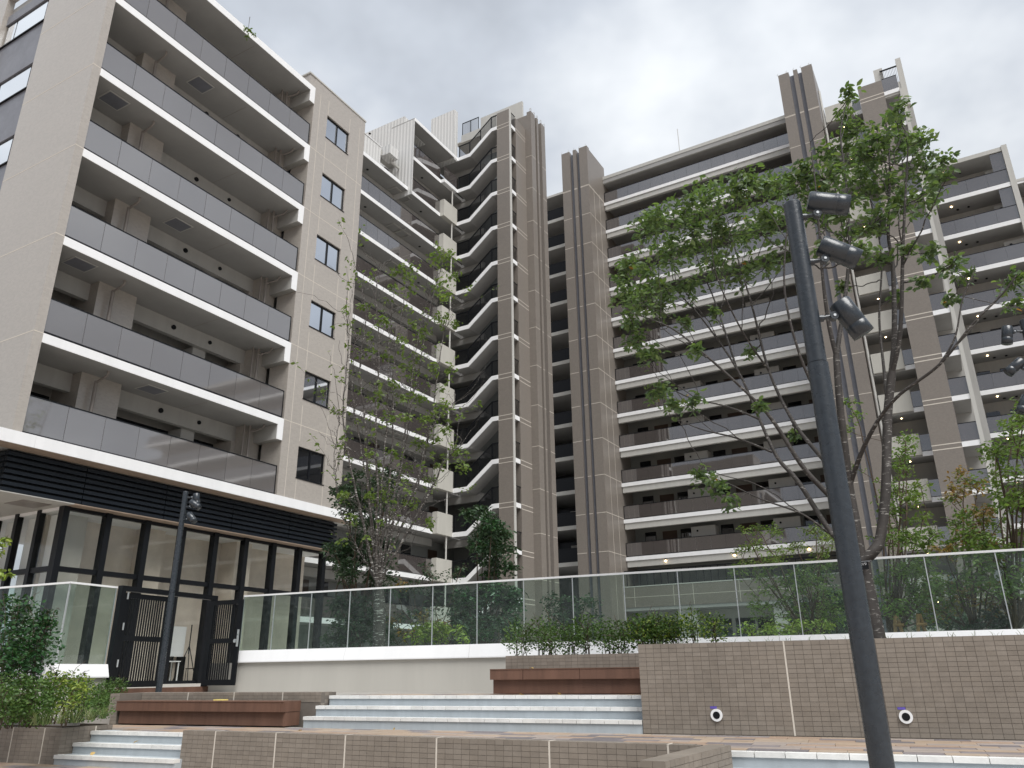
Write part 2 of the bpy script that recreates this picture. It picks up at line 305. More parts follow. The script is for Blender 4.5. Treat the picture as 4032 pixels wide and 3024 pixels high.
# ================================================================== setting
ZM, ZT, ZL = -0.767, -0.317, -1.20
def sheet(name, x0, x1, y0, y1, z, mat, rot=0.0):
    o = meshobj(name, [(x0, y0, 0), (x1, y0, 0), (x1, y1, 0), (x0, y1, 0)], [(0, 1, 2, 3)], mat); o.location = (0, 0, z+EYE); o.rotation_euler = (0, 0, rot); return tag(o, kind='structure')
sheet('ground', -1500, 1500, -1500, 1500, ZL, ground_m)
lp = TF('lower_paving', -13, 8, ZL, kind='structure')
for i in range(7):
    for j in range(4):
        s0 = -13.3+i*0.505+(j % 2)*0.25; n0 = 8.08+j*0.225; lp.box('paving_slab', (s0, s0+.5), (n0, n0+.22), (ZL+.002, ZL+.012), pav)
mt = TF('middle_terrace', -9, 9, ZL, kind='structure')
mt.box('terrace_base', (-8.9, -1.9), (9.14, 11.2), (ZL, ZM-.012), kerb); mt.box('terrace_base', (-11.24, -8.9), (9.80, 11.2), (ZL, ZM-.012), kerb)
mt.box('terrace_base', (-1.88, 9.0), (8.98, 11.2), (ZL, ZM-.012), kerb)
mt.box('terrace_base', (-14.5, -11.25), (9.95, 11.6), (ZL, ZM-.012), kerb)
for j in range(10):
    n0 = 9.0+j*0.208; x = -12.55-(j*0.31 % 0.5)
    while x < 3.6:
        L = random.choice((0.36, 0.5, 0.6)); e1 = x+L-.006
        ok = (x > -11.0 or n0 > 9.98) and x > -12.6 and not (x < -8.9 and n0 < 9.6) and n0+.2 < 11.06 and (x > -1.9 or n0 > 9.1)
        if ok: mt.box('paving_slab', (x, e1), (n0, n0+.202), (ZM-.012, ZM+random.uniform(-.0015, .0015)), pav)
        x += L
ut = TF('upper_terrace', -9, 11.7, ZM, kind='structure')
ut.box('terrace_slab', (-16, -2.9), (11.9, 14.5), (ZM-.3, ZT-.012), kerb)
for j in range(4):
    x = -8.3+(j % 2)*.2
    while x < -3.2:
        ut.box('paving_slab', (x, x+.494), (11.78+j*.21, 11.985+j*.21), (ZT-.012, ZT), pav); x += .5
sheet('courtyard', -60, 90, 14.6, 110, -0.42, concrete, TR)

# ================================================================== steps
def flight(name, label, s0, s1, n0, zs, zbot, tile=0.2, depth=0.31, right=None):
    st = TF(name, s0, n0, zbot, label, 'steps')
    for i, z in enumerate(zs):                      # zs from lowest step to highest
        n = n0+i*depth; z_below = zbot if i == 0 else zs[i-1]
        a = s0 if right is None else s0+right[i][0]; b = s1 if right is None else s1+right[i][1]
        st.box('riser', (a, b), (n+.02, n+.02+depth+.05), (zbot-.05 if i == 0 else z_below-.06, z-.052), riser)
        st.box('tread', (a, b), (n+.12, n+depth+.03), (z-.05, z-.006), riser)
        x = a
        while x < b-.02:
            st.box('nosing_tile', (x, min(x+tile-.006, b)), (n, n+.115), (z-.05, z), nosing); x += tile
    return st
flight('stone_steps', 'wide flight of three blue grey steps with white nosing tiles beside the long brick wall', -8.40, -2.88, 11.05, [-.612, -.464, ZT], ZM, right=[(0, 0), (0.0, 0), (0.03, 0)])
flight('stone_steps', 'short flight of three blue grey steps at the lower left between brick walls', -11.24, -8.9, 8.95, [-1.055, -.912, ZM], ZL, depth=0.285)
st = TF('stone_steps', -1.47, 8.9, ZL, 'blue grey steps with white nosing beside the foot of the big dark lamp pole', 'steps')
for i, z in enumerate([ZM-.004, ZM-.15, ZM-.30]):
    n = 8.86-.30*i
    st.box('riser', (-1.47, 7.5), (n+.02, n+.33), (ZL if i == 2 else z-.22, z-.052), riser); st.box('tread', (-1.47, 7.5), (n+.13, n+.33), (z-.05, z-.004), riser)
    x = -1.47
    while x < 4.6: st.box('nosing_tile', (x, x+.288), (n, n+.125), (z-.05, z), nosing); x += .295

# ================================================================== brick walls (individual tiles up to 300 a wall, the rest one run)
BW, BH = 0.1065, 0.0544
def brick_face(fr, s0, s1, n, z0, z1, joints=(), limit=300, axis='s', key=None):
    """tiles on the face n=const (axis s) or s=const (axis n)"""
    cells = []; rows = int(round((z1-z0)/BH)); h = (z1-z0)/rows
    segs = sorted([s0, *joints, s1])
    for a, b in zip(segs[:-1], segs[1:]):
        a2 = a+(.012 if a in joints else 0); b2 = b-(.012 if b in joints else 0); k = max(1, int(round((b2-a2)/BW))); wd = (b2-a2)/k
        for i in range(k):
            for j in range(rows): cells.append((a2+i*wd+.002, a2+(i+1)*wd-.002, z0+j*h+.002, z0+(j+1)*h-.002))
    cells.sort(key=key or (lambda c: -c[0]))
    rest = []
    for q, (a, b, c, d) in enumerate(cells):
        pr = random.uniform(.0045, .0065); box3 = ((a, b), (n-pr, n), (c, d)) if axis == 's' else ((n, n+pr), (a, b), (c, d))
        if q < limit: fr.box('brick', *box3, brick1)
        else: rest.append(box3)
    if rest: o = fr.boxes('brick_run', rest, brickS); o['kind'] = 'stuff'
    for jx in joints:
        if axis == 's': fr.box('sealant_joint', (jx-.011, jx+.011), (n-.004, n), (z0, z1), sealant)
        else: fr.box('sealant_joint', (n, n+.004), (jx-.011, jx+.011), (z0, z1), sealant)
# long right wall
rw = TF('brick_wall', -2.87, 11.05, ZM, 'long tall brown brick retaining wall with two round white rimmed outlets', 'wall')
rw.box('core', (-2.87, 9.0), (11.056, 11.26), (ZM-.2, .345), mortar)
brick_face(rw, -2.87, 4.6, 11.056, ZM-.002, .345, (-.954,), 300, key=lambda c: -c[0] if c[0] < 2.2 else 5)
rw.boxes('coping_tile', [((-2.87+i*.1065+.002, -2.87+(i+1)*.1065-.002), (11.056, 11.258), (.345, .350)) for i in range(70)], brickS)['kind'] = 'stuff'
for sx in (-1.887, .325):
    g = rw.disc('outlet_ring', (sx, 11.043, -.54), .075, 'y', .03, white, 28); rw.disc('outlet_hole', (sx, 11.029, -.54), .045, 'y', .008, dark, 24)
    rw.box('tape_strip', (sx-.075, sx+.01), (11.046, 11.05), (-.462, -.435), tape)
# low planter wall behind the right bench
pw = TF('brick_wall', -5.5, 12.5, ZT, 'low brick planter wall behind the rusty bench on the upper terrace', 'wall')
pw.box('core', (-5.5, -2.88), (12.506, 12.62), (ZT-.1, .268), mortar); pw.box('core', (-5.5, -5.38), (12.62, 14.2), (ZT-.1, .268), mortar)
brick_face(pw, -5.5, -2.88, 12.506, ZT, .27, (), 275)
# front retaining wall
def line_n(s): return 9.10+(s+8.9)*(-.53/7.3)
fwr = TF('brick_wall', -8.95, 9.10, ZL, 'low brown brick retaining wall with white joints along the bottom of the view', 'wall'); fwr.o.rotation_euler[2] = TR-math.atan(.53/7.3)
fwr.dx = fwr.dy = 0.0
fwr.box('core', (0, 7.3), (.006, .16), (ZL-.1, -.705), mortar)
js = [0.63, 1.72, 2.86, 4.20, 5.65, 6.98]
brick_face(fwr, 0, 7.3, .006, ZL, -.700, js, 300, key=lambda c: -c[2])
fwr.boxes('coping_tile', [((i*.1065+.002, (i+1)*.1065-.002), (.004, .158), (-.705, -.699)) for i in range(68)], brickS)['kind'] = 'stuff'
for j in js: fwr.box('sealant_joint', (j-.011, j+.011), (.0, .16), (-.7, -.6975), sealant)
# short cross wall beside the lower right steps
cw = Fr('brick_wall', td*-1.88+tn*7.05, TR-R(9.3), ZL, 'short brick end wall coming towards the viewer left of the lower steps', 'wall')
cw.box('core', (.006, .224), (.006, 1.72), (ZL-.1, -.706), mortar)
brick_face(cw, 0, .23, .006, ZL, -.700, (), 300); brick_face(cw, 0, 1.72, .224, ZL, -.700, (), 250, 'n')
cw.boxes('coping_tile', [((.004, .226), (i*.1065+.002, (i+1)*.1065-.002), (-.706, -.699)) for i in range(16)], brickS)['kind'] = 'stuff'
# left planter
pl = TF('brick_planter', -11.25, 9.02, ZL, 'brick planter corner with white joints left of the lower steps', 'planter')
pl.box('core', (-15.5, -11.256), (9.026, 9.14), (ZL-.1, -.705), mortar); pl.box('core', (-11.37, -11.256), (9.14, 9.93), (ZL-.1, -.705), mortar)
brick_face(pl, -15.0, -11.25, 9.026, ZL, -.700, (-12.32, -11.62), 200); brick_face(pl, 9.02, 9.93, -11.256, ZL, -.700, (9.62,), 250, 'n')
pl.boxes('coping_tile', [((-15.4+i*.1065+.002, -15.4+(i+1)*.1065-.002), (9.024, 9.14), (-.705, -.699)) for i in range(39)]+[((-11.37, -11.254), (9.142+i*.1, 9.24+i*.1), (-.705, -.699)) for i in range(8)], brickS)['kind'] = 'stuff'
pl.box('kerb', (-15.5, -11.5), (9.40, 9.52), (-.9, -.635), kerb); pl.box('soil_bed', (-15.5, -11.38), (9.14, 9.94), (-1.0, -.69), soil); pl.box('soil_bed', (-18.5, -12.66), (9.94, 10.6), (-1.0, -.66), soil); pl.box('kerb', (-12.66, -12.56), (9.94, 11.0), (-1.0, -.64), kerb)
# wall behind the left bench
bw = TF('brick_wall', -12.64, 11.0, ZM, 'low brick wall wrapping behind the rusty bench left of the wide steps', 'wall')
bw.box('core', (-12.64, -8.41), (11.506, 11.92), (ZM-.1, -.268), mortar); bw.box('core', (-12.634, -12.42), (11.006, 11.506), (ZM-.1, -.264), mortar)
brick_face(bw, -12.41, -8.41, 11.506, ZM+.35, -.262, (-11.3, -10.25, -9.2), 200); brick_face(bw, -12.64, -12.41, 11.006, ZM, -.262, (), 60); brick_face(bw, 11.506, 11.92, -8.416, ZM, -.262, (), 60, 'n')
bw.boxes('coping_tile', [((-12.64+i*.1065+.002, -12.64+(i+1)*.1065-.002), (11.506, 11.918), (-.268, -.262)) for i in range(39)], brickS)['kind'] = 'stuff'

# ================================================================== weathering steel benches
def bench(s0, s1, n, zb, zt, label, joints):
    b = TF('steel_bench', s0, n, zb, label, 'bench'); h = zt-zb; zf = zb+h*.58
    b.box('base_panel', (s0+.03, s1-.05), (n+.07, n+.42), (zb+.012, zf), corten)
    xs = [s0, *joints, s1]
    for a, c in zip(xs[:-1], xs[1:]):
        b.box('fascia_panel', (a+.003, c-.003), (n, n+.02), (zf, zt-.012), corten); b.box('seat_plate', (a+.003, c-.003), (n-.008, n+.44), (zt-.012, zt), corten)
    b.box('end_panel', (s1-.02, s1-.002), (n+.022, n+.44), (zf, zt-.014), corten); b.box('end_panel', (s1-.045, s1-.008), (n+.06, n+.44), (zb+.01, zf-.005), corten)
    return b
bench(-12.40, -8.72, 10.95, ZM, -.385, 'long rusty steel bench set against the brick wall left of the wide steps', (-8.78,))
bench(-5.57, -2.90, 12.03, ZT, .063, 'rusty steel bench on the upper terrace above the wide steps', (-5.0, -4.06))
tw = TF('yellow_towel', -10.35, 11.30, -.38, 'small yellow folded cloth lying on the left rusty bench', 'cloth'); tw.box('cloth', (-10.46, -10.24), (11.24, 11.36), (-.384, -.366), yellow_t)

# ================================================================== glass balustrades and courtyard wall
GN = 14.45
cwall = TF('courtyard_wall', -13.7, GN, ZT, 'long plain beige wall under the glass balustrade', 'wall')
cwall.box('wall_body', (-13.70, 12.0), (GN-.04, GN+.2), (ZT-.4, .285), beige)
def glass_rail(name, label, s0, s1, posts, n=GN, zc0=.285, zc1=.54, zt=1.74):
    g = TF(name, s0, n, zc0, label, 'balustrade')
    prof = [(n-.10, zc0), (n-.10, zc0+.02), (n-.03, zc1), (n+.16, zc1), (n+.2, zc0)]
    x = s0
    while x < s1-.05:
        x1 = min(x+2.9, s1); v = [(x+.003, p[0], p[1]) for p in prof]+[(x1-.003, p[0], p[1]) for p in prof]; k = len(prof)
        g.mesh('cap_plate', v, [tuple(range(k)), tuple(range(2*k-1, k-1, -1))]+[(i, i+k, (i+1) % k+k, (i+1) % k) for i in range(k)], white); x = x1
    ps = [s0, *posts, s1]
    for a, b in zip(ps[:-1], ps[1:]): g.box('glass_panel', (a+.006, b-.006), (n+.03, n+.042), (zc1-.03, zt-.03), gl_rail)
    for p in ps: g.box('joint_strip', (p-.007, p+.007), (n+.022, n+.046), (zc1, zt-.03), steel)
    g.box('handrail', (s0, s1), (n+.01, n+.062), (zt-.035, zt), white); return g
posts = [-12.02, -11.02]+[-10.01+i*1.01 for i in range(21)]
glass_rail('glass_balustrade', 'long clear glass balustrade with pale handrail on the beige wall in front of the courtyard', -12.9, 11.6, [p for p in posts if p < 11])
gs = -13.7
lg = TF('glass_balustrade', gs, 10.68, ZT, 'short glass balustrade corner between the black gate and the left bushes', 'balustrade')
lg.box('wall_base', (gs-.18, gs+.03), (10.60, 11.74), (ZM, .01), beige); lg.box('wall_base', (-18.5, gs-.18), (10.62, 10.85), (ZM, .01), beige)
lg.prism('cap_plate', [(gs+.10, .01), (gs+.10, .03), (gs+.02, .255), (gs-.16, .255), (gs-.18, .01)], (10.56, 11.735), white)
lg.box('cap_plate', (-18.5, gs-.19), (10.60, 10.85), (.01, .255), steel)
lg.box('glass_panel', (gs-.08, gs-.068), (10.70, 11.72), (.24, 1.70), gl_rail)
for k in range(4): lg.box('glass_panel', (gs-.09-1.03*(k+1)+.008, gs-.09-1.03*k-.008), (10.68, 10.692), (.24, 1.70), gl_rail); lg.box('joint_strip', (gs-.09-1.03*k-.007, gs-.09-1.03*k+.007), (10.672, 10.70), (.25, 1.7), steel)
lg.box('joint_strip', (gs-.086, gs-.062), (11.72, 11.735), (.25, 1.70), steel); lg.box('handrail', (gs-.10, gs-.048), (10.66, 11.74), (1.705, 1.74), white); lg.box('handrail', (-18.5, gs-.10), (10.66, 10.712), (1.705, 1.74), white)
# black gate with slatted leaves
gt = TF('slatted_gate', gs, 11.76, ZT, 'black metal double gate with vertical slats, its right leaf standing open', 'gate')
gt.box('threshold', (gs-.1, gs+.1), (11.76, 14.42), (ZT-.05, -.20), corten)
gt.box('gate_frame', (gs-.06, gs+.06), (11.76, 11.86), (-.2, 1.76), dark); gt.box('gate_frame', (gs-.06, gs+.06), (14.34, 14.44), (-.2, 1.76), dark); gt.box('gate_frame', (gs-.06, gs+.06), (11.86, 14.34), (1.66, 1.76), dark)
def leaf_parts(fr, x, y0, y1, mat, along='y', x0=None):
    B = (lambda nm, a, b, c, d, th=.022: fr.box(nm, (x-th, x+th), (a, b), (c, d), mat)) if along == 'y' else (lambda nm, a, b, c, d, th=.022: fr.box(nm, (a, b), (x-th, x+th), (c, d), mat))
    B('stile', y0, y0+.12, -.18, 1.63); B('stile', y1-.12, y1, -.18, 1.63); B('rail', y0+.12, y1-.12, -.18, -.06); B('rail', y0+.12, y1-.12, 1.53, 1.63); B('rail', y0+.12, y1-.12, .70, .80)
    k = int((y1-y0-.26)/.062)
    for i in range(k):
        a = y0+.14+i*.062; B('slat', a, a+.024, -.06, .70, .012); B('slat', a, a+.024, .80, 1.53, .012)
gt.begin('gate_leaf'); leaf_parts(gt, gs, 11.88, 13.10, dark); gt.end(); gt.begin('gate_leaf')
leaf_parts(gt, 14.24, gs+.06, gs+1.0, dark, 'x')
gt.disc('lock_cylinder', (gs+.92, 14.20, .74), .04, 'y', .05, steel); gt.box('handle', (gs+.975, gs+.995), (14.17, 14.215), (.62, .98), steel); gt.end()
for z in (.2, .9, 1.5): gt.box('hinge', (gs+.06, gs+.075), (11.90, 11.93), (z, z+.14), steel)

# ================================================================== left apartment block
P0 = (-12.788, 19.357)
L = Fr('apartment_building', P0, LBR, -.2, 'near apartment block on the left with grey glass balconies and a dark louvred lobby storey', 'building')
ZF = [6.0, 8.86, 11.90, 14.93, 17.96, 20.96, 23.97]
UT, VD = 8.98, 1.60
L.box('wall', (-.26, 0), (0, 3.8), (6.0, 26.5), tileL)                           # corner pier
for z in ZF[1:6]:
    L.box('sealant_joint', (-.263, .002), (-.003, 0), (z-.02, z+.005), sealant); L.box('sealant_joint', (-.263, -.26), (0, 3.8), (z-.02, z+.005), sealant)
L.box('wall', (-.26, 0), (6.95, 12.0), (6.0, 26.5), tileL)
L.box('wall', (-.25, 0), (3.8, 6.95), (24.3, 26.5), tileL)
for k in range(6):
    z = ZF[k]; s0 = z+.98; s1 = z+2.12; zn = ZF[k+1]
    L.box('spandrel_panel', (-.10, 0), (3.8, 6.95), (z-.45 if k else 6.0, z+.30), spandrel); L.box('spandrel_panel', (-.10, 0), (3.8, 6.95), (z+.302, s0-.04), spandrel); L.box('spandrel_panel', (-.10, 0), (3.8, 6.95), (s1, zn-.45), spandrel)
    L.begin('window'); L.box('window_frame', (-.03, 0), (3.85, 6.9), (s0, s1), dark)
    L.box('window_sill', (-.16, -.03), (3.8, 6.95), (s0-.04, s0), dark)
    for a, b in ((3.92, 4.28), (4.36, 6.2), (6.28, 6.84)): L.box('pane', (-.045, -.032), (a, b), (s0+.05, s1-.05), pane)
    L.end()
# dark core behind the balconies
L.box('core_wall', (.02, 12.2), (2.5, 11.5), (5.9, 23.9), wallp)
L.box('roof_slab', (0, UT), (.005, 11.5), (23.70, 23.97), soffit); L.box('slab_edge', (0, UT), (-.02, .003), (23.70, 23.99), white)
panel_u = [.0, 1.11, 2.22, 3.33, 4.43, 5.54, 6.65, 7.76, 8.87]
for k in range(6):
    z, zn = ZF[k], ZF[k+1]; so = zn-.27; L.begin('balcony')
    if k:
        L.box('balcony_slab', (0, UT-.003), (.005, 2.5), (z-.27, z), soffit); L.box('slab_edge', (0, UT), (-.02, .003), (z-.27, z), white)
    for a, b in zip(panel_u[:-1], panel_u[1:]): L.box('glass_panel', (a+.006, b-.006), (.03, .045), (z+.075, z+1.05), glassb)
    L.box('panel_rail', (0, 8.87), (.02, .055), (z+1.05, z+1.085), dark); L.box('panel_rail', (0, 8.87), (.02, .055), (z+.035, z+.075), dark); L.box('panel_post', (8.872, 8.90), (.02, .06), (z, z+1.085), dark)
    # back wall with lintels, pillar and sliding windows
    L.box('wall', (1.90, 3.22), (1.12, 2.5), (z, so), tileL); L.box('wall', (2.55, 2.57), (1.117, 1.12), (z, so), sealant) if False else None
    L.box('lintel', (0.01, 1.898), (1.55, 1.75), (so-.57, so), wallp); L.box('lintel', (3.222, 8.2), (1.55, 1.75), (so-.57, so), wallp)
    L.box('wall', (8.2, UT-.004), (1.15, 2.5), (z, so), tileL); L.box('wall', (6.05, 6.6), (1.76, 2.5), (z, so-.57), wallp); L.box('wall', (8.0, 8.2), (1.5, 2.5), (z, so-.57), tileL)
    for a, b in ((.12, 1.80), (3.35, 6.0), (6.65, 7.95)):
        L.box('sliding_window', (a, b), (2.38, 2.46), (z+.05, so-.60), dark); m = (a+b)/2
        L.box('pane', (a+.06, m-.03), (2.365, 2.38), (z+.12, so-.66), pane_d); L.box('pane', (m+.03, b-.06), (2.365, 2.38), (z+.12, so-.66), pane_d)
    L.box('end_beam', (8.70, UT-.004), (.006, 1.15), (so-.55, so-.002), wallp); L.box('slab_edge', (8.70, UT), (-.02, .004), (so-.55, so), white)
    L.tube('drainpipe', [(2.28, .93, z+.02), (2.28, .93, so-.22)], .055, pipe_m); L.tube('drainpipe', [(2.28, .93, so-.26), (2.28, .50, so-.16), (2.28, .42, so-.12), (2.28, .42, so)], .04, pipe_m)
    L.tube('drainpipe', [(8.33, .98, z+.02), (8.33, .98, so)], .05, pipe_m); L.tube('drainpipe', [(8.12, 1.04, z+.02), (8.12, 1.04, so)], .032, pipe_m); L.tube('drainpipe', [(8.33, .98, so-.25), (8.50, .55, so-.14), (8.52, .45, so)], .032, pipe_m)
    if k < 5 and k != 5:
        u0, v0 = ((3.66, .42) if k % 2 == 0 else (.62, .36))
        L.box('ceiling_hatch', (u0, u0+.66), (v0, v0+.6), (so-.018, so), spandrel); L.box('hatch_rim', (u0-.04, u0+.70), (v0-.04, v0+.64), (so-.012, so), lgrey)
    for uu, r in ((5.0, .085), (6.55, .07)): L.disc('wall_vent', (uu, 1.53, so-.27), r, 'y', .05, dark, 16)
    L.tube('drainpipe', [(7.3, 1.52, so-.75), (7.6, 1.1, so-.72)], .05, wallp) if False else None
    L.box('expansion_joint', (5.7, 5.715), (.2, 1.5), (so-.004, so), pipe_m)
    if k < 2: L.disc('pipe_cap', (8.72, .55, z+1.12), .065, 'z', .12, white, 14)
    L.end()
L.box('floor_deck', (0, UT), (.005, 2.5), (5.9, 6.0), soffit)
# tower with the single column of windows
L.box('wall', (UT, 9.84), (0, 1.0), (6.0, 24.53), tileL); L.box('wall', (11.30, 12.32), (0, 11.5), (6.0, 24.53), tileL); L.box('wall', (9.84, 11.30), (.16, 1.0), (6.0, 24.53), tileL)
L.box('roof_cap', (UT-.4, 12.36), (-.03, 3.5), (24.53, 24.60), lgrey); L.box('wall', (UT-.35, UT), (.01, 1.0), (24.0, 24.53), tileL)
for k in range(6):
    z = ZF[k]; s0, s1 = (z+1.06, z+2.22) if k else (6.84, 8.04); zb = 6.0 if k == 0 else (ZF[k-1]+2.22 if k > 1 else 8.04)
    L.box('wall', (9.84, 11.30), (0, .16), (zb, s0), tileL)
    L.begin('window'); L.box('window_frame', (9.84, 11.30), (.115, .16), (s0, s1), dark)
    L.box('window_frame', (9.84, 11.30), (.07, .115), (s0, s0+.07), dark); L.box('window_frame', (9.84, 11.30), (.07, .115), (s1-.07, s1), dark)
    for a, b in ((9.84, 9.90), (10.53, 10.61), (11.24, 11.30)): L.box('window_frame', (a, b), (.07, .115), (s0+.07, s1-.07), dark)
    L.box('pane', (9.90, 10.53), (.10, .113), (s0+.07, s1-.07), pane if k else pane_d); L.box('pane', (10.61, 11.24), (.10, .113), (s0+.07, s1-.07), pane if k else pane_d)
    L.box('window_sill', (9.82, 11.32), (-.02, .07), (s0-.03, s0), dark); L.end()
    if k: L.box('sealant_joint', (UT, 12.32), (-.003, 0), (z-.012, z+.012), sealant)
L.box('wall', (9.84, 11.30), (0, .16), (ZF[5]+2.22, 24.53), tileL)
for u in (9.35, 9.87, 11.285, 11.97):
    for k in range(6):
        if u in (9.35, 11.97): L.box('sealant_joint', (u-.009, u+.009), (-.0025, 0), (ZF[k]+.013, ZF[k+1]-.013), sealant)
        else: L.box('sealant_joint', (u-.009, u+.009), (-.0025, 0), (ZF[k]+.013, ZF[k]+.80), sealant); L.box('sealant_joint', (u-.009, u+.009), (-.0025, 0), (ZF[k]+2.24, ZF[k+1]-.013), sealant)
# canopy and louvre band
for a, b in ((-7, -3.9), (-3.9, .35), (.35, 4.6), (4.6, 8.9), (8.9, 13.45)): L.box('canopy_edge', (a+.002, b-.002), (-.06, -.02), (5.69, 6.02), white)
L.box('canopy_slab', (-7, 13.45), (-.02, 6.0), (5.70, 6.0), lgrey); L.box('soffit_strip', (-7, 13.3), (.0, .5), (5.675, 5.70), timber)  # soffit strip added under the canopy; its brown paints in warm reflected light
L.box('louvre_backing', (.05, 12.70), (.58, .70), (4.56, 5.67), dark); L.box('louvre_backing', (.05, .15), (.70, 6), (4.56, 5.67), dark)
us = [.0, 2.21, 4.88, 7.53, 10.18, 12.75]
for j in range(7):
    z = 4.57+j*.157
    for a, b in zip(us[:-1], us[1:]): L.box('louvre_slat', (a+.012, b-.012), (.45, .57), (z, z+.092), louvre)
    L.box('louvre_slat', (0, .045), (.58, 6.0), (z, z+.092), louvre)
L.box('porch_soffit', (-7, 2.02), (.45, 8), (4.535, 4.56), lgrey); L.box('soffit_strip', (2.02, 12.75), (.45, .95), (4.535, 4.56), timber); L.box('ceiling_hatch', (.91, 1.72), (1.0, 1.88), (4.525, 4.535), pipe_m)
# lobby
mu = [2.05+1.31*i for i in range(9)]
L.box('lobby_floor', (2.0, 12.8), (.6, 8), (-.45, -.19), lobbyf); L.box('lobby_ceiling', (2.0, 12.8), (.96, 8), (4.45, 4.534), white)
L.box('lobby_wall', (2.3, 12.8), (2.1, 2.3), (-.19, 4.45), lobbyw); L.box('lobby_wall', (8.6, 9.3), (1.3, 2.1), (-.19, 4.45), lobbyw); L.box('lobby_wall', (2.55, 3.15), (1.5, 2.0), (-.19, 4.45), beige); L.box('lobby_wall', (5.2, 5.9), (1.6, 2.1), (-.19, 4.45), lobbyw)
for i, u in enumerate(mu): L.box('mullion', (u-.09, u+.09), (.80, 1.04), (-.19, 4.53), dark)
for a, b in zip(mu[:-1], mu[1:]):
    L.box('transom', (a+.09, b-.09), (.86, 1.0), (2.76, 2.90), dark); L.box('transom', (a+.09, b-.09), (.86, 1.0), (4.44, 4.53), dark); L.box('transom', (a+.09, b-.09), (.86, 1.0), (-.19, -.10), dark)
    L.box('glass_pane', (a+.09, b-.09), (.925, .937), (2.90, 4.44), gl_lob); L.box('glass_pane', (a+.09, b-.09), (.925, .937), (-.10, 2.76), gl_lob)
vv = [.95, 2.0, 3.1, 4.2, 5.3]
for v in vv: L.box('mullion', (1.96, 2.14), (v-.08, v+.08), (-.19, 4.53), dark)
for a, b in zip(vv[:-1], vv[1:]):
    L.box('transom', (1.99, 2.11), (a+.08, b-.08), (2.76, 2.90), dark); L.box('glass_pane', (2.04, 2.05), (a+.08, b-.08), (2.9, 4.5), gl_lob); L.box('glass_pane', (2.04, 2.05), (a+.08, b-.08), (-.19, 2.76), gl_lob); L.box('roller_blind', (2.25, 2.26), (a+.15, b-.15), (1.6, 4.4), white)

# ---- things inside the lobby
def LT(name, u, v, zb, label, cat):
    x = P0[0]+u*math.cos(LBR)-v*math.sin(LBR); y = P0[1]+u*math.sin(LBR)+v*math.cos(LBR); return Fr(name, (x, y), LBR, zb, label, cat)
fl = -.19
b_ = LT('display_board', 7.1, 1.85, fl, 'white display board standing inside the lobby behind the open gate', 'board'); b_.box('panel', (-.3, .28), (-.01, .01), (.62, 1.55), white); b_.box('leg', (-.26, -.22), (-.2, .2), (fl, .62), dark); b_.box('leg', (.2, .24), (-.2, .2), (fl, .62), dark)
tp = LT('tripod', 7.3, 1.5, fl, 'black tripod in front of the white board in the lobby', 'tripod'); tp.tube('column', [(0, 0, .7), (0, 0, 1.6)], .018, dark)
for q in range(3): tp.tube('leg', [(0, 0, .95), (.42*math.cos(q*2.1), .42*math.sin(q*2.1), fl)], .014, dark)
tb = LT('side_table', 6.55, 1.45, fl, 'small white table beside the tripod in the lobby', 'table'); tb.box('top', (-.25, .3), (-.2, .2), (.45, .48), white)
for a in (-.22, .24):
    for c in (-.17, .15): tb.box('leg', (a, a+.03), (c, c+.03), (fl, .45), white)
ch = LT('chair', 7.7, 1.6, fl, 'thin dark chair inside the lobby beside the tripod', 'chair'); ch.box('seat', (-.2, .2), (-.2, .2), (.24, .27), door_b); ch.box('backrest', (.18, .2), (-.2, .2), (.42, .62), door_b)
for a in (-.19, .17):
    for c in (-.19, .17): ch.tube('leg', [(a, c, fl), (a, c, .24 if a < 0 else .62)], .011, dark)

# ================================================================== stair and gallery wing
C = Fr('apartment_building', (49.6*math.sin(R(-1.08)), 49.6*math.cos(R(-1.08))), CBR, -.42, 'middle gallery wing with zigzag open stairs and brown tiled fins', 'building')
CZ = [38.28-2.957*i for i in range(13)]                        # landing levels, top to bottom
PW = 1.10
C.box('wall', (0, PW), (0, .22), (-.4, 41.05), tileC); C.box('wall_edge', (PW, PW+.05), (0.0, .24), (-.4, 41.05), lgrey)
C.box('wall', (.62, 1.14), (.95, 2.48), (-.4, 40.8), tileC)
C.box('wall', (-1.0, 1.30), (2.49, 4.86), (-.4, 42.1), tileC)
for b0_, b1_ in ((2.49, 3.16), (3.45, 3.73), (4.22, 4.86)): C.box('fin', (1.30, 1.68), (b0_, b1_), (-.4, 42.38), tileC)
for b0_, b1_ in ((3.16, 3.45), (3.73, 4.22)): C.box('recess_panel', (1.30, 1.34), (b0_, b1_), (-.4, 42.0), spandrel)
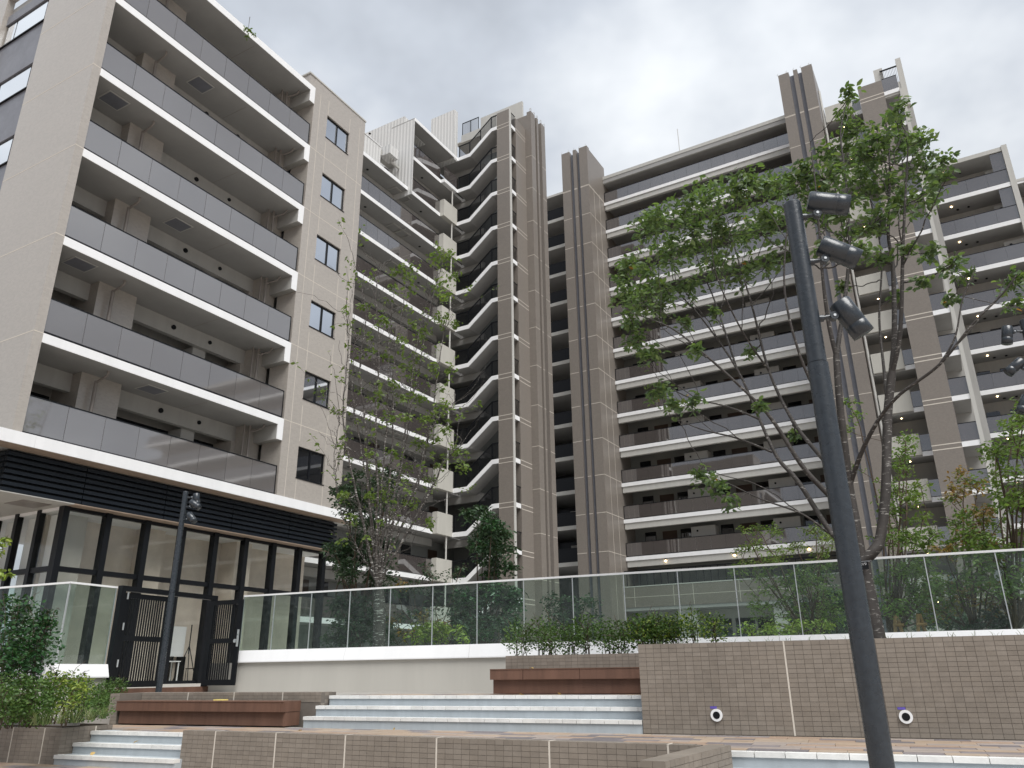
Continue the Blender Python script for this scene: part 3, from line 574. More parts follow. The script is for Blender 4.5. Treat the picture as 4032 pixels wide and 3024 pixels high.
for i, z in enumerate(CZ):
    zu = z+1.55; C.begin('stair')
    for dz in (0, .30):
        C.box('sealant_joint', (0, PW), (-.004, 0), (zu-.32+dz-.02, zu-.32+dz+.02), sealant); C.box('sealant_joint', (1.14, 1.145), (.95, 2.48), (zu-.32+dz-.02, zu-.32+dz+.02), sealant)
    C.box('sealant_joint', (1.142, 1.68), (2.485, 2.49), (z-.2, z-.17), sealant)
    for b0_, b1_ in ((2.49, 3.16), (3.45, 3.73), (4.22, 4.86)): C.box('sealant_joint', (1.68, 1.685), (b0_, b1_), (z-.2, z-.17), sealant)
    # zigzag flight: landing, slope, half landing
    t = .30
    prof = [(-3.6, z), (-2.5, z), (-.52, zu), (.0, zu), (.0, zu-t), (-.45, zu-t), (-2.43, z-t), (-3.6, z-t)]
    C.prism('stair_flight', prof, (.0, 1.25), soffit); C.prism('stair_stringer', [(p[0], p[1]+.002) for p in prof], (-.04, -.002), white)
    C.box('landing', (-5.8, -2.6), (1.25, 3.2), (z-.28, z-.004), soffit); C.box('landing_beam', (-5.2, -2.0), (1.3, 1.5), (z-.75, z-.28), wallp)
    C.box('half_landing', (-.6, 1.06), (.22, 2.4), (zu-.28, zu), soffit); C.box('slab_edge', (1.06, 1.10), (.24, .95), (zu-.3, zu), white)
    # railing of thin bars following the stair
    pts = [(-3.55, z), (-2.5, z), (-.52, zu), (-.02, zu)]
    def zat(a):
        for (a0, z0), (a1, z1) in zip(pts[:-1], pts[1:]):
            if a <= a1: return z0+(z1-z0)*(a-a0)/(a1-a0)
        return zu
    bars = []
    a = -3.5
    while a < -.05: zz = zat(a); bars.append(((a-.014, a+.014), (.02, .045), (zz+.04, zz+1.08))); a += .085
    C.boxes('railing_bars', bars, dark); C.boxes('railing_bars', [((a_-.012, a_+.012), (1.18, 1.2), (zat(a_)+.05, zat(a_)+1.0)) for a_ in np.arange(-3.5, -.1, .1)], dark)
    v, f = [], []
    for (a0, z0), (a1, z1) in zip(pts[:-1], pts[1:]):
        q = len(v); v += [(a0, .0, z0+1.06), (a1, .0, z1+1.06), (a1, .06, z1+1.06), (a0, .06, z0+1.06), (a0, .0, z0+1.13), (a1, .0, z1+1.13), (a1, .06, z1+1.13), (a0, .06, z0+1.13)]; f += [tuple(k+q for k in r_) for r_ in CUBE_F]
    C.mesh('handrail', v, f, dark)
    for a in (-3.5, -2.5, -1.5, -.52): zz = zat(a); C.box('railing_post', (a-.03, a+.03), (.0, .06), (zz, zz+1.1), dark)
    C.boxes('railing_bars', [((1.07, 1.085), (.26+k*.1, .28+k*.1), (zu+.04, zu+1.08)) for k in range(7)]+[((1.06, 1.10), (.24, .95), (zu+1.08, zu+1.13))], dark); C.end()
C.box('rear_wall', (-6.2, .7), (3.4, 3.6), (-.4, 40.5), galw)
C.box('rear_wall', (-.4, .62), (2.42, 2.48), (-.4, 40.0), galw)
# gallery decks along the wing (b from -14 to -0.1)
GZ = list(CZ)
bays = [-13.05+1.13*i for i in range(11)]; GA = -3.95
C.box('gallery_wall', (-6.2, -5.8), (-14.5, 3.4), (-.4, 32.0), galw); C.box('gallery_wall', (-6.2, -5.8), (-5.6, 3.4), (32.0, 37.9), galw)
C.box('end_wall', (-8, GA-.05), (-15.5, -14.4), (-.4, 31.8), wallp)
for i, z in enumerate(GZ):
    b0 = -5.6 if i < 2 else -14.4; C.begin('gallery')
    if i == 0: C.box('gallery_slab', (-5.8, -3.64), (b0, 1.2), (z-.25, z-.002), soffit); C.box('slab_edge', (-3.64, -3.60), (b0, 0.0), (z-.27, z), white); C.end(); continue
    C.box('gallery_slab', (-5.8, GA-.04), (b0, 1.2), (z-.25, z-.002), soffit); C.box('slab_edge', (GA-.04, GA), (b0, -1.76), (z-.27, z), white)
    for a, b in zip(bays[:-1], bays[1:]):
        if a >= (b0 if i != 2 else -5.6)-.2: C.box('glass_panel', (GA-.07, GA-.055), (max(a, b0)+.008, b-.008), (z+.06, z+1.08), glassr)
    C.box('panel_rail', (GA-.09, GA-.04), (b0 if i != 2 else -5.6, -1.76), (z+1.08, z+1.12), dark)
    if i >= 2: C.box('parapet_box', (GA, -3.60), (-1.75, -.02), (z-.27, z+1.15), boxp); C.box('parapet_box', (GA-.1, GA), (-1.75, -.02), (z-.25, z+1.12), wallp)
    else: C.box('slab_edge', (GA, -3.60), (-1.76, -.02), (z-.27, z), white); C.box('glass_panel', (-3.66, -3.645), (-1.74, -.05), (z+.1, z+1.12), glassr)
    if i >= 2: C.tube('drainpipe', [(-3.75, -.5, z+1.12), (-3.75, -.5, z+2.957-.27)], .06, lgrey, 8)
    for a, b, kind in ((-12.9, -12.0, 0), (-11.5, -10.5, 1), (-9.9, -9.0, 0), (-7.6, -6.7, 0), (-6.2, -5.2, 1), (-4.6, -3.7, 0), (-2.6, -1.6, 0), (.3, 1.3, 1)):
        if a > b0: C.box('door' if kind else 'gallery_window', (-5.8, -5.76), (a, b), (z+(.02 if kind else .75), z+2.1), door_b if kind else pane_d)
    if i > 1: C.box('gallery_beam', (-5.8, -5.2), (b0, -.1), (z+2.2, z+2.68), wallp)
    if i > 1: C.boxes('ceiling_conduit', [((-5.8, -4.4), (-6.5, -6.4), (z-.32, z-.252)), ((-5.8, -4.4), (-4.7, -4.6), (z-.32, z-.252)), ((-4.5, -4.4), (-6.4, -4.7), (z-.32, z-.252))], wallp); C.tube('drainpipe', [(-5.7, -5.5, z-.31), (-4.15, -5.5, z-.31)], .045, lgrey, 8)
    for bb in (-9.0, -3.0): C.disc('ceiling_light', (-4.8, bb, z-.26), .09, 'z', .03, dark, 12)
    C.end()
# ribbed roof structures
C.box('ribbed_wall', (-9.0, -3.60), (-5.68, -5.6), (31.7, 38.1), ribbed); C.box('ribbed_wall', (-9.0, -4.6), (-5.6, -3.0), (38.0, 38.85), ribbed); C.box('ribbed_wall', (-4.68, -4.6), (-14.4, -8.1), (32.3, 34.5), ribbed); C.box('ribbed_wall', (-9, -4.6), (-8.1, -8.0), (32.3, 34.5), ribbed); C.box('parapet_cap', (-4.72, -4.56), (-14.4, -8.0), (34.5, 34.55), white)
C.box('equipment_box', (-5.4, -4.5), (-7.17, -6.2), (34.55, 35.3), ribbed); C.tube('drainpipe', [(-4.9, -6.5, 34.55), (-4.9, -6.45, 34.3), (-4.8, -5.75, 34.2)], .09, lgrey, 8)
C.box('roof_hatch', (-4.9, -4.2), (-5.70, -5.66), (32.5, 32.9), lgrey); C.box('ribbed_wall', (-5.95, -3.62), (-.55, -.1), (37.9, 42.65), ribbed); C.box('roof_hatch', (-4.9, -4.3), (-.57, -.55), (38.5, 38.9), lgrey)
C.box('roof_deck', (-5.6, 1.0), (2.5, 6.0), (42.0, 42.1), lgrey); C.box('parapet', (-3.1, .9), (2.5, 2.7), (41.5, 43.7), lgrey); C.box('slab_edge', (-5.0, -3.1), (2.45, 2.5), (41.9, 42.65), lgrey)
C.boxes('railing_bars', [((-4.9+k*.11, -4.88+k*.11), (2.5, 2.52), (42.7, 43.85)) for k in range(15)]+[((-4.95, -3.3), (2.49, 2.53), (43.85, 43.92)), ((-4.95, -4.9), (2.49, 2.53), (42.6, 43.9)), ((-4.15, -4.08), (2.49, 2.53), (42.6, 43.9)), ((-3.35, -3.3), (2.49, 2.53), (42.6, 43.9))], dark)
for b in (2.55, 3.1, 3.6, 4.25, 4.8): C.tube('lifting_hoop', [(1.6, b, 42.3), (1.62, b-.14, 42.55), (1.66, b, 42.7), (1.62, b+.14, 42.55), (1.6, b, 42.3)], .02, lgrey, 6)

# ================================================================== rear slab block
B = Fr('apartment_building', (62.8*math.sin(R(8.08)), 62.8*math.cos(R(8.08))), CBR, -.42, 'far apartment slab with stacked white gallery bands between two tall brown fin towers', 'building')
BZ = [8.44+2.965*k for k in range(12)]; ROOF = 43.95
def fin_tower(a0, top):
    pat = [(0, .82), (1.16, 1.48), (1.78, 2.6)]
    for x0, x1 in pat: B.box('fin', (a0+x0, a0+x1), (-3.39, -2.9), (-.4, top), tileC)
    B.box('recess_panel', (a0+.82, a0+1.16), (-3.12, -2.95), (-.4, top-.25), spandrel); B.box('recess_panel', (a0+1.48, a0+1.78), (-3.12, -2.95), (-.4, top-.25), spandrel)
    B.box('wall', (a0+.003, a0+2.597), (-2.9, .44), (-.4, top-.15), tileC); B.box('wall', (a0+.003, a0+2.597), (.44, 2.6), (-.4, ROOF-.35), tileC)
    for z in BZ+[ROOF-2.965]:
        for x0, x1 in pat: B.box('sealant_joint', (a0+x0, a0+x1), (-3.396, -3.39), (z+.07, z+.11), sealant)
        B.box('sealant_joint', (a0+2.6, a0+2.606), (-3.38, .1), (z+.07, z+.11), sealant)
    for b in (-2.3, -1.1): B.box('sealant_joint', (a0+2.6, a0+2.605), (b, b+.03), (-.4, top-4), sealant)
    for x in (.05, .75, 1.3, 1.85, 2.5): B.tube('lifting_hoop', [(a0+x, -3.2, top), (a0+x-.14, -3.2, top+.25), (a0+x, -3.2, top+.4), (a0+x+.14, -3.2, top+.25), (a0+x, -3.2, top)], .02, lgrey, 6)
fin_tower(-2.6, 45.35); fin_tower(17.18, 45.3)
A1 = 17.0; CD = 2.3
B.box('gallery_wall', (-.1, 19), (CD, CD+.3), (-.4, ROOF-.3), galw); B.box('gallery_wall', (-9, -.1), (6.0, 6.3), (-.4, ROOF-.3), galw); B.box('gallery_wall', (-9.3, -9.0), (0, 6.0), (-.4, ROOF-.3), galw)
B.box('roof_edge', (0, A1), (-.02, .02), (ROOF-.32, ROOF), lgrey); B.box('roof_slab', (0, A1), (.02, CD+2), (ROOF-.74, ROOF-.02), soffit); B.box('edge_beam', (0, A1), (.03, .2), (ROOF-.75, ROOF-.34), lgrey)
for k, z in enumerate(BZ):
    zn = z+2.965; B.begin('gallery')
    B.box('gallery_slab', (0, A1), (.03, CD), (z-.22, z-.003), soffit); B.box('slab_edge', (0, A1), (-.03, .03), (z-.30, z), white); B.box('edge_beam', (0.05, A1), (.05, .35), (z-.78, z-.305), lgrey)
    x = 0.06
    while x < A1-.1: B.box('glass_panel', (x+.006, min(x+1.13, A1)-.006), (.06, .08), (z+.07, z+1.08), glassr); x += 1.13
    B.box('panel_rail', (0.04, A1), (.04, .09), (z+1.08, z+1.12), dark); B.box('panel_rail', (.04, A1), (.04, .09), (z+.03, z+.07), dark); B.box('panel_post', (.03, .06), (.03, .1), (z, z+1.12), dark)
    for a, b, kd in ((.9, 1.75, 0), (2.35, 3.55, 1), (3.9, 4.85, 0), (7.15, 8.05, 0), (8.6, 9.85, 1), (10.2, 11.1, 0), (13.4, 14.3, 0), (14.9, 16.1, 1)):
        B.box('door' if kd else 'gallery_window', (a, b), (CD-.04, CD), (z+(.02 if kd else .6), z+2.12), door_b if kd else pane_d)
        if not kd: B.box('window_frame', (a-.05, b+.05), (CD-.02, CD), (z+.55, z+2.17), dark)
    for a in (5.0, 11.3): B.box('service_box', (a, a+1.9), (CD-.9, CD), (z, z+2.1), lgrey); B.disc('wall_vent', (a+.5, CD-.92, z+1.75), .08, 'y', .04, dark, 12)
    for a in (2.6, 9.3, 15.6):
        B.disc('downlight', (a, .95, z-.235), .045, 'z', .03, lampg, 12); B.disc('ceiling_vent', (a-.6, .8, z-.24), .08, 'z', .04, dark, 12); B.disc('ceiling_vent', (a-1.1, .8, z-.24), .07, 'z', .04, dark, 12)
    B.end(); B.begin('gallery')
    # slot between the fin towers and the middle wing
    B.box('slab_edge', (-8.0, -2.62), (-.02, .03), (z-.33, z), lgrey); B.box('gallery_slab', (-9.0, -2.62), (.03, 6.0), (z-.25, z-.01), soffit); B.box('glass_panel', (-8, -2.62), (.05, .07), (z+.05, z+1.1), blackg); B.box('panel_rail', (-8, -2.62), (.04, .08), (z+1.1, z+1.14), dark); B.box('window_wall', (-8.9, -2.7), (3.2, 3.3), (z, z+2.2), blackg); B.box('service_box', (-6.2, -4.9), (2.9, 3.2), (z+1.2, z+1.8), lgrey); B.end()
B.box('slab_edge', (-8.0, -2.62), (-.02, .03), (ROOF-.33, ROOF-.1), lgrey); B.box('roof_slab', (-8.0, -2.62), (.03, CD+1), (ROOF-.33, ROOF-.13), soffit)
for a in (3.2, 8.5, 13.75): B.disc('wall_lamp', (a, .02, 7.93), .06, 'y', .08, lampg, 12); B.box('lamp_bracket', (a-.07, a+.07), (-.02, .05), (7.98, 8.1), dark)
B.tube('roof_antenna', [(7.3, 1.0, ROOF), (7.3, 1.0, ROOF+3.2)], .03, lgrey, 6)
# lower storeys: railing, tiled parapet and open undercroft
B.box('parapet', (-.9, 17.2), (-.75, -.5), (4.55, 6.05), tileC); B.box('parapet_cap', (-.9, 17.2), (-.77, -.48), (6.05, 6.12), lgrey); B.box('sealant_joint', (-.9, 17.2), (-.756, -.75), (5.28, 5.31), sealant)
for a in (.8, 3.9, 5.4, 8.8, 12.2, 15.6): B.box('sealant_joint', (a, a+.03), (-.755, -.75), (4.55, 6.05), sealant)
B.boxes('railing_bars', [((a, a+.05), (-.66, -.6), (6.1, 7.25)) for a in np.arange(-.9, 17.2, .55)]+[((-.9, 17.2), (-.67, -.59), (7.22, 7.3))], dark)
B.box('undercroft_slab', (-.9, 17.2), (-.7, CD), (4.3, 4.55), soffit)
for a in (4.0, 10.9, 16.5): B.box('column', (a, a+1.4), (-.4, .3), (-.42, 4.3), lgrey)
B.box('undercroft_wall', (-1, 17.2), (CD-.5, CD-.3), (-.42, 4.3), wallp)
for a in (.3, 2.2, 5.9, 7.6, 9.2, 12.6, 14.5): B.box('undercroft_window', (a, a+1.4), (CD-.55, CD-.5), (.3, 3.6), pane_d)
# right hand stair bay, tiled shaft and end wing
WB = -4.4; WZ = [18.93-2.965*k for k in range(-5, 7)]
B.box('wall', (22.65, 24.30), (WB, WB+3.2), (-.42, 40.8), tileC); B.box('wall', (23.9, 24.5), (WB+.2, WB+.8), (40.8, 42.0), lgrey); B.box('wall', (25.45, 25.8), (WB, WB+.5), (38.0, 42.2), lgrey); B.box('parapet', (24.3, 25.5), (WB+.05, WB+.3), (39.2, 40.2), lgrey)
B.boxes('railing_bars', [((24.35+k*.1, 24.37+k*.1), (WB+.1, WB+.13), (40.2, 41.6)) for k in range(11)]+[((24.3, 25.5), (WB+.08, WB+.15), (41.6, 41.7))], dark)
B.box('column', (25.30, 25.53), (WB-.08, WB+.25), (-.42, 39.5), lgrey); B.box('column', (30.8, 31.15), (-.08, .4), (-.42, 35.2), lgrey); B.box('wall', (25.6, 31.1), (2.2, 2.5), (-.42, 35), wallp); B.box('wall', (25.5, 25.6), (-1.1, 2.5), (-.42, 38), wallp); B.box('wall', (19.8, 26), (WB+3.2, WB+3.5), (-.42, 40), wallp); B.box('wall', (31.1, 64), (2.2, 2.5), (-.42, 32), wallp)
B.box('wall', (19.8, 22.6), (.2, .5), (-.42, 41.5), tileC); B.box('roof_edge', (19.8, 22.6), (-.3, .3), (41.5, 42.0), lgrey)
for k, z in enumerate(WZ+[36.72, 39.68]):
    B.begin('balcony')
    for dz in (-.01, -.31): B.box('sealant_joint', (22.65, 24.30), (WB-.006, WB), (z+dz-.03, z+dz+.03), sealant)
    B.box('slab_edge', (24.3, 25.3), (WB-.02, WB+.03), (z-.32, z), white); B.box('balcony_slab', (24.3, 25.3), (WB+.03, WB+3.2), (z-.3, z-.01), soffit); B.box('glass_panel', (24.3, 25.3), (WB+.04, WB+.06), (z+.05, z+1.15), glassr); B.box('panel_rail', (24.3, 25.3), (WB+.03, WB+.07), (z+1.15, z+1.2), dark)
    zl = z
    B.box('balcony_slab', (19.9, 22.6), (WB+1.3, WB+3.2), (zl-.3, zl-.01), soffit); B.box('slab_edge', (22.03, 22.63), (WB+1.2, WB+1.28), (zl-.3, zl), white); B.box('parapet_box', (20.1, 22.03), (WB+1.1, WB+1.28), (zl-.2, zl+1.2), boxp); B.box('glass_panel', (22.05, 22.62), (WB+1.2, WB+1.22), (zl+.05, zl+1.1), glassr)
    B.tube('drainpipe', [(19.95, WB+1.25, zl), (19.95, WB+1.25, zl+2.965)], .09, lgrey, 8); B.disc('downlight', (21.2, WB+2.2, zl-.31), .045, 'z', .03, lampg, 12)
    B.end()
for k, z in enumerate([8.44+2.965*k for k in range(-2, 10)]):
    top = k == 11; B.begin('balcony'); b0_ = -.02
    B.box('slab_edge', (25.6, 30.8), (b0_, .03), (z-.32, z), white if not top else lgrey); B.box('balcony_slab', (25.6, 31.0), (.03, 2.2), (z-.3, z-.01), soffit)
    if k < 11: B.box('slab_edge', (31.15, 64), (b0_, .03), (z-.32, z), white); B.box('balcony_slab', (31.15, 64), (.03, 2.2), (z-.3, z-.01), soffit)
    if top: B.end(); continue
    x = 25.62
    while x < 30.7: B.box('glass_panel', (x+.006, min(x+1.29, 30.8)-.006), (.05, .07), (z+.06, z+1.1), glassr); x += 1.29
    B.box('panel_rail', (25.6, 30.8), (.03, .08), (z+1.1, z+1.14), dark); B.disc('downlight', (27.0, .8, z+2.64), .05, 'z', .03, lampg, 12); B.disc('ceiling_vent', (27.4, 1.4, z+2.6), .09, 'z', .06, dark, 12); B.disc('ceiling_vent', (28.1, 1.4, z+2.6), .08, 'z', .06, dark, 12)
    if k < 10: B.box('glass_panel', (31.15, 64), (.05, .07), (z+.06, z+1.1), glassr)
    B.box('balcony_window', (26.2, 27.0), (2.15, 2.2), (z+.6, z+2.0), pane_d); B.box('balcony_window', (27.6, 29.6), (2.15, 2.2), (z+.05, z+2.0), pane_d); B.box('service_box', (29.6, 30.8), (1.2, 2.2), (z, z+2.0), lgrey); B.disc('wall_vent', (30.0, 1.18, z+1.7), .09, 'y', .04, dark, 12)
    if k > 8: B.box('glass_screen', (30.0, 30.78), (.08, .10), (z+1.16, z+2.62), glassr)
B.end()
B.box('roof_edge', (31.15, 64), (-.05, 2.4), (32.0, 32.2), lgrey)
B.box('lintel', (22.65, 32), (WB-.3, WB+.1), (1.6, 3.0), tileC)
# pale rail in the courtyard
hr = TF('courtyard_handrail', -4.0, 19.0, -.42, 'thin pale metal handrail in the courtyard behind the glass', 'handrail')
hr.tube('top_rail', [(-9.0, 20.5, .52), (1.55, 20.5, .62), (1.62, 20.5, .55), (1.62, 20.5, -.42)], .022, steel, 8)
for s in np.arange(-9, 1.5, 1.5): hr.tube('rail_post', [(s, 20.5, -.42), (s, 20.5, .52+(s+9)*.0095)], .018, steel, 8)

# ================================================================== lamp posts
def lamp_post(x, y, zb, r0, r1, zj, ztop, heads, label, seg=24):
    f = Fr('lamp_post', (x, y), 0, zb, label, 'lamp post', 'dark lamp posts with three spotlights')
    f.tube('pole', [(0, 0, zb), (0, 0, zj)], r0, polem, seg); f.tube('pole', [(0, 0, zj+.006), (0, 0, ztop-.012), ], r1, polem, seg); f.tube('pole_joint', [(0, 0, zj-.004), (0, 0, zj+.01)], r1*.96, dark, seg)
    v, fc = tube_geo([Vector((0, 0, ztop-.012)), Vector((0, 0, ztop-.003)), Vector((0, 0, ztop))], [r1, r1*.93, r1*.8], seg); f.mesh('pole_cap', v, fc, polem, True)
    for z, da, el in heads:                     # height of the arm, bearing of the arm, pitch of the spotlight
        d = Vector((math.sin(da), math.cos(da), 0)); p0 = d*r1*.9+Vector((0, 0, z)); p1 = d*(r1+.072)+Vector((0, 0, z+.012))
        f.tube('arm', [p0, p1], .014, polem, 10); f.tube('arm_collar', [p0, p0+d*.028], .022, polem, 12)
        side = Vector((d.y, -d.x, 0)); k = p1+d*.015; f.tube('knuckle', [k-side*.022, k+side*.022], .026, polem, 14); f.tube('knuckle_bolt', [k-side*.027, k+side*.027], .009, steel, 8)
        ax = (d*math.cos(el)+Vector((0, 0, math.sin(el)))).normalized(); upv = side.cross(ax).normalized()
        if upv.z < 0: upv = -upv
        c = k+ax*.060+upv*.086; L0 = c-ax*.125; L1 = c+ax*.125; R_ = .067
        v, fc = tube_geo([L0, L0+ax*.01, L0+ax*.165, L0+ax*.168, L0+ax*.172, L0+ax*.175, L1, L1], [R_*.86, R_, R_, R_*.965, R_*.965, R_, R_, R_*.9], 28); f.begin('spotlight'); f.mesh('housing', v, fc, polem, True)
        f.tube('lens', [L1-ax*.012, L1-ax*.006], R_*.88, lens_m, 24); f.tube('bracket', [k, k+upv*.05], .02, polem, 10); f.end()
    return f
D = 4.7; lx, ly = D*math.sin(R(22.95)), D*math.cos(R(22.95))
def zat(yF, xF, D): return ray(xF*FS, yF*FS)[2]*D
lamp_post(lx, ly, ZL, .0605, .055, zat(787, 1762, D), zat(438, 1714, D), [(zat(462, 1757, D)-.0, R(100), R(-14)), (zat(560, 1770, D)+.0, R(96), R(-30)), (zat(682, 1790, D)-.0, R(92), R(-62))], 'big dark lamp post with three spotlights standing closest to the viewer on the right')
A = R(-23.2); D = 17.6; lamp_post(D*math.sin(A), D*math.cos(A), ZT, .0605, .055, 1.6, ray(404*FS, 1062*FS)[2]*D, [(ray(404*FS, 1070*FS)[2]*D-.05, R(80), R(-80)), (ray(404*FS, 1096*FS)[2]*D, R(95), R(-35)), (ray(404*FS, 1124*FS)[2]*D, R(110), R(-45))], 'slim dark lamp post with three spotlights in front of the black gate', 14)
A = R(35.9); D = 11.8; lamp_post(D*math.sin(A), D*math.cos(A), .25, .0605, .055, 2.2, .372*D, [(.358*D, R(-75), R(-78)), (.313*D, R(-75), R(-38)), (.272*D, R(-75), R(-62))], 'dark lamp post with three spotlights cut off by the right edge of the view', 14)
fr = Fr('sticker', (0, 0), 0, 0) if False else None

# ================================================================== vegetation
def leaves_mesh(name, pts, size, mat, parent, loc, droop=0.35, width=0.5, jitter=0.35, dirs=None):
    n = len(pts); P = np.asarray(pts, float)
    th = RNG.uniform(0, 2*np.pi, n); d = np.stack([np.cos(th), np.sin(th), RNG.normal(-droop, .45, n)], 1)
    if dirs is not None: d = d*.7+np.asarray(dirs)
    d /= np.linalg.norm(d, axis=1)[:, None]
    q = RNG.normal(0, 1, (n, 3)); q[:, 2] += 1.2; sd_ = np.cross(d, q); sd_ /= np.linalg.norm(sd_, axis=1)[:, None]; up = np.cross(sd_, d)
    s = size*(1+RNG.uniform(-jitter, jitter, n))[:, None]; w_ = s*width
    v = np.empty((n, 6, 3))
    v[:, 0] = P; v[:, 1] = P+d*s*.32+sd_*w_*.45+up*s*.07; v[:, 2] = P+d*s*.72+sd_*w_*.33+up*s*.05; v[:, 3] = P+d*s*1.0-up*s*.06; v[:, 4] = P+d*s*.72-sd_*w_*.33+up*s*.05; v[:, 5] = P+d*s*.32-sd_*w_*.45+up*s*.07
    v -= np.asarray(loc)
    me = bpy.data.meshes.new(name); me.vertices.add(n*6); me.vertices.foreach_set('co', v.reshape(-1))
    i = np.arange(n)[:, None]*6; quads = np.concatenate([i+0, i+1, i+2, i+3, i+0, i+3, i+4, i+5], 1).reshape(-1)
    me.loops.add(n*8); me.loops.foreach_set('vertex_index', quads.astype(np.int32)); me.polygons.add(n*2); me.polygons.foreach_set('loop_start', np.arange(n*2, dtype=np.int32)*4); me.polygons.foreach_set('loop_total', np.full(n*2, 4, np.int32)); me.update(calc_edges=True); me.validate(); me.materials.append(mat)
    o = bpy.data.objects.new(name, me); return link(o, parent)
def smooth_path(pts, k=4):
    out_ = []; n = len(pts)
    for i in range(n-1):
        p0, p1, p2, p3 = pts[max(i-1, 0)], pts[i], pts[i+1], pts[min(i+2, n-1)]
        for j in range(k):
            t = j/k; out_.append(0.5*((2*p1)+(p2-p0)*t+(2*p0-5*p1+4*p2-p3)*t*t+(3*p1-p0-3*p2+p3)*t**3))
    out_.append(pts[-1]); return out_
class Tree:
    def __init__(s, name, base, label, barkm, leafmat, group=None, cat='tree'):
        s.o = bpy.data.objects.new(name, None); s.o.location = base; link(s.o); tag(s.o, label, cat, group); s.base = Vector(base); s.v = []; s.f = []; s.nodes = []; s.lv = {}; s.bm = barkm; s.lm = leafmat
    def limb(s, pts, r0, r1, seg=8, wob=0.0, keep=True):
        p = smooth_path([Vector(q) for q in pts], 5)
        if wob: p = [q+Vector(RNG.normal(0, wob, 3)) if 0 < i < len(p)-1 else q for i, q in enumerate(p)]
        n = len(p); rad = [r0+(r1-r0)*(i/(n-1))**.8 for i in range(n)]; v, f = tube_geo(p, rad, seg); b = len(s.v); s.v += v; s.f += [tuple(i+b for i in q) for q in f]
        if keep: s.nodes += [(q, rad[i]) for i, q in enumerate(p)]
        return p
    def cluster(s, c, r, n, mat=None, twigs=5, depth=1.0, rt=.006, flat=1.0):
        c = Vector(c); mat = mat or s.lm
        if s.nodes:                                   # branchlet from the nearest limb into the cluster, then twigs fanning out
            P = np.array([q[0] for q in s.nodes]); dv = P-np.array(c); dv[:, 2] *= np.where(dv[:, 2] > 0, 1.7, .8); i = int(np.argmin((dv**2).sum(1))); a, ra = s.nodes[i]
            if (c-a).length > r*.4:
                m = (a+c)/2+Vector((0, 0, -(c-a).length*.06)); s.limb([a, m, c], min(ra*.7, .028), rt*1.3, 5, .01)
        ends = []
        for k in range(twigs):
            d = Vector(RNG.normal(0, 1, 3)); d.z = abs(d.z)*.7; d.normalize(); e_ = c+Vector((d.x*r, d.y*r*depth, d.z*r*flat)); s.limb([c-(c-e_)*.05, c+(e_-c)*.5+Vector((0, 0, .05*r)), e_], rt, rt*.4, 4, 0, False); ends.append((c, e_))
        q = RNG.normal(0, 1, (n, 3)); q /= np.linalg.norm(q, axis=1)[:, None]; q *= (RNG.uniform(0, 1, n)**.45)[:, None]*r; q[:, 1] *= depth; q[:, 2] *= flat
        pts = q+np.array(c)
        if ends:
            k = n//2; sel = RNG.integers(0, len(ends), k); t = RNG.uniform(.25, 1.0, k)[:, None]; A_ = np.array([e_[0] for e_ in ends])[sel]; B_ = np.array([e_[1] for e_ in ends])[sel]; pts[:k] = A_+(B_-A_)*t+RNG.normal(0, r*.1, (k, 3))
        s.lv.setdefault(mat.name, []).append(pts)
    def done(s, leaf, width=.5, droop=.35, stems=False):
        if s.v:
            o = meshobj('stems' if stems else 'trunk', [q-s.base for q in s.v], s.f, s.bm, s.o, smooth=True)
            if stems: o['kind'] = 'stuff'
        for k, l in s.lv.items(): leaves_mesh('crown', np.concatenate(l), leaf, MATS[k], s.o, s.base, droop, width)
        return s.o

def depth_at(n, xF): d = ray(xF*FS, 2600); return n/float(d[0]*tn.x+d[1]*tn.y)
# ---- big cherry in the planter on the right
def ch(x, y, dn=0.0):                 # survey point on the tree: photo position (4032 frame), offset from the trunk plane
    d = ray(x, y); D = (12.6+dn)/float(d[0]*tn.x+d[1]*tn.y); return Vector((d[0]*D, d[1]*D, d[2]*D+EYE))
bs = ch(3440, 2470); bs.z = .30+EYE
T = Tree('cherry_tree', bs, 'big cherry tree with a forked trunk behind the long brick wall on the right', bark_c, cherry_l)
fork = ch(3394, 2210)
T.limb([bs+Vector((.02, 0, -.15)), ch(3425, 2390), ch(3404, 2290), fork], .135, .115, 14)
rs = T.limb([fork, ch(3440, 2170, .0), ch(3468, 2110, .05), ch(3488, 1920, .1), ch(3495, 1640, .2), ch(3512, 1470, .2)], .085, .062, 12)
T.limb([ch(3512, 1470, .2), ch(3522, 1304, .2), ch(3515, 1042, .3), ch(3497, 915, .4), ch(3503, 643, .5), ch(3484, 453, .5)], .055, .010, 9)
T.limb([ch(3512, 1470, .2), ch(3545, 1300, .0), ch(3555, 990, -.1), ch(3565, 770, -.2), ch(3575, 580, -.3)], .045, .010, 8)
T.limb([ch(3495, 1600, .2), ch(3480, 1450, .5), ch(3462, 1250, .8), ch(3470, 1000, 1.0), ch(3420, 760, 1.1)], .032, .009, 7)
ms = T.limb([fork, ch(3368, 2047), ch(3345, 1920), ch(3328, 1781, -.1), ch(3305, 1573, -.2), ch(3293, 1400, -.2)], .072, .050, 12)
T.limb([ch(3293, 1400, -.2), ch(3263, 1276, -.3), ch(3240, 1100, -.4), ch(3225, 900, -.5), ch(3210, 720, -.6), ch(3190, 560, -.6)], .042, .008, 8)
T.limb([ch(3293, 1400, -.2), ch(3330, 1150, .1), ch(3345, 950, .3), ch(3330, 700, .5), ch(3310, 520, .5), ch(3345, 360, .5)], .042, .007, 8)
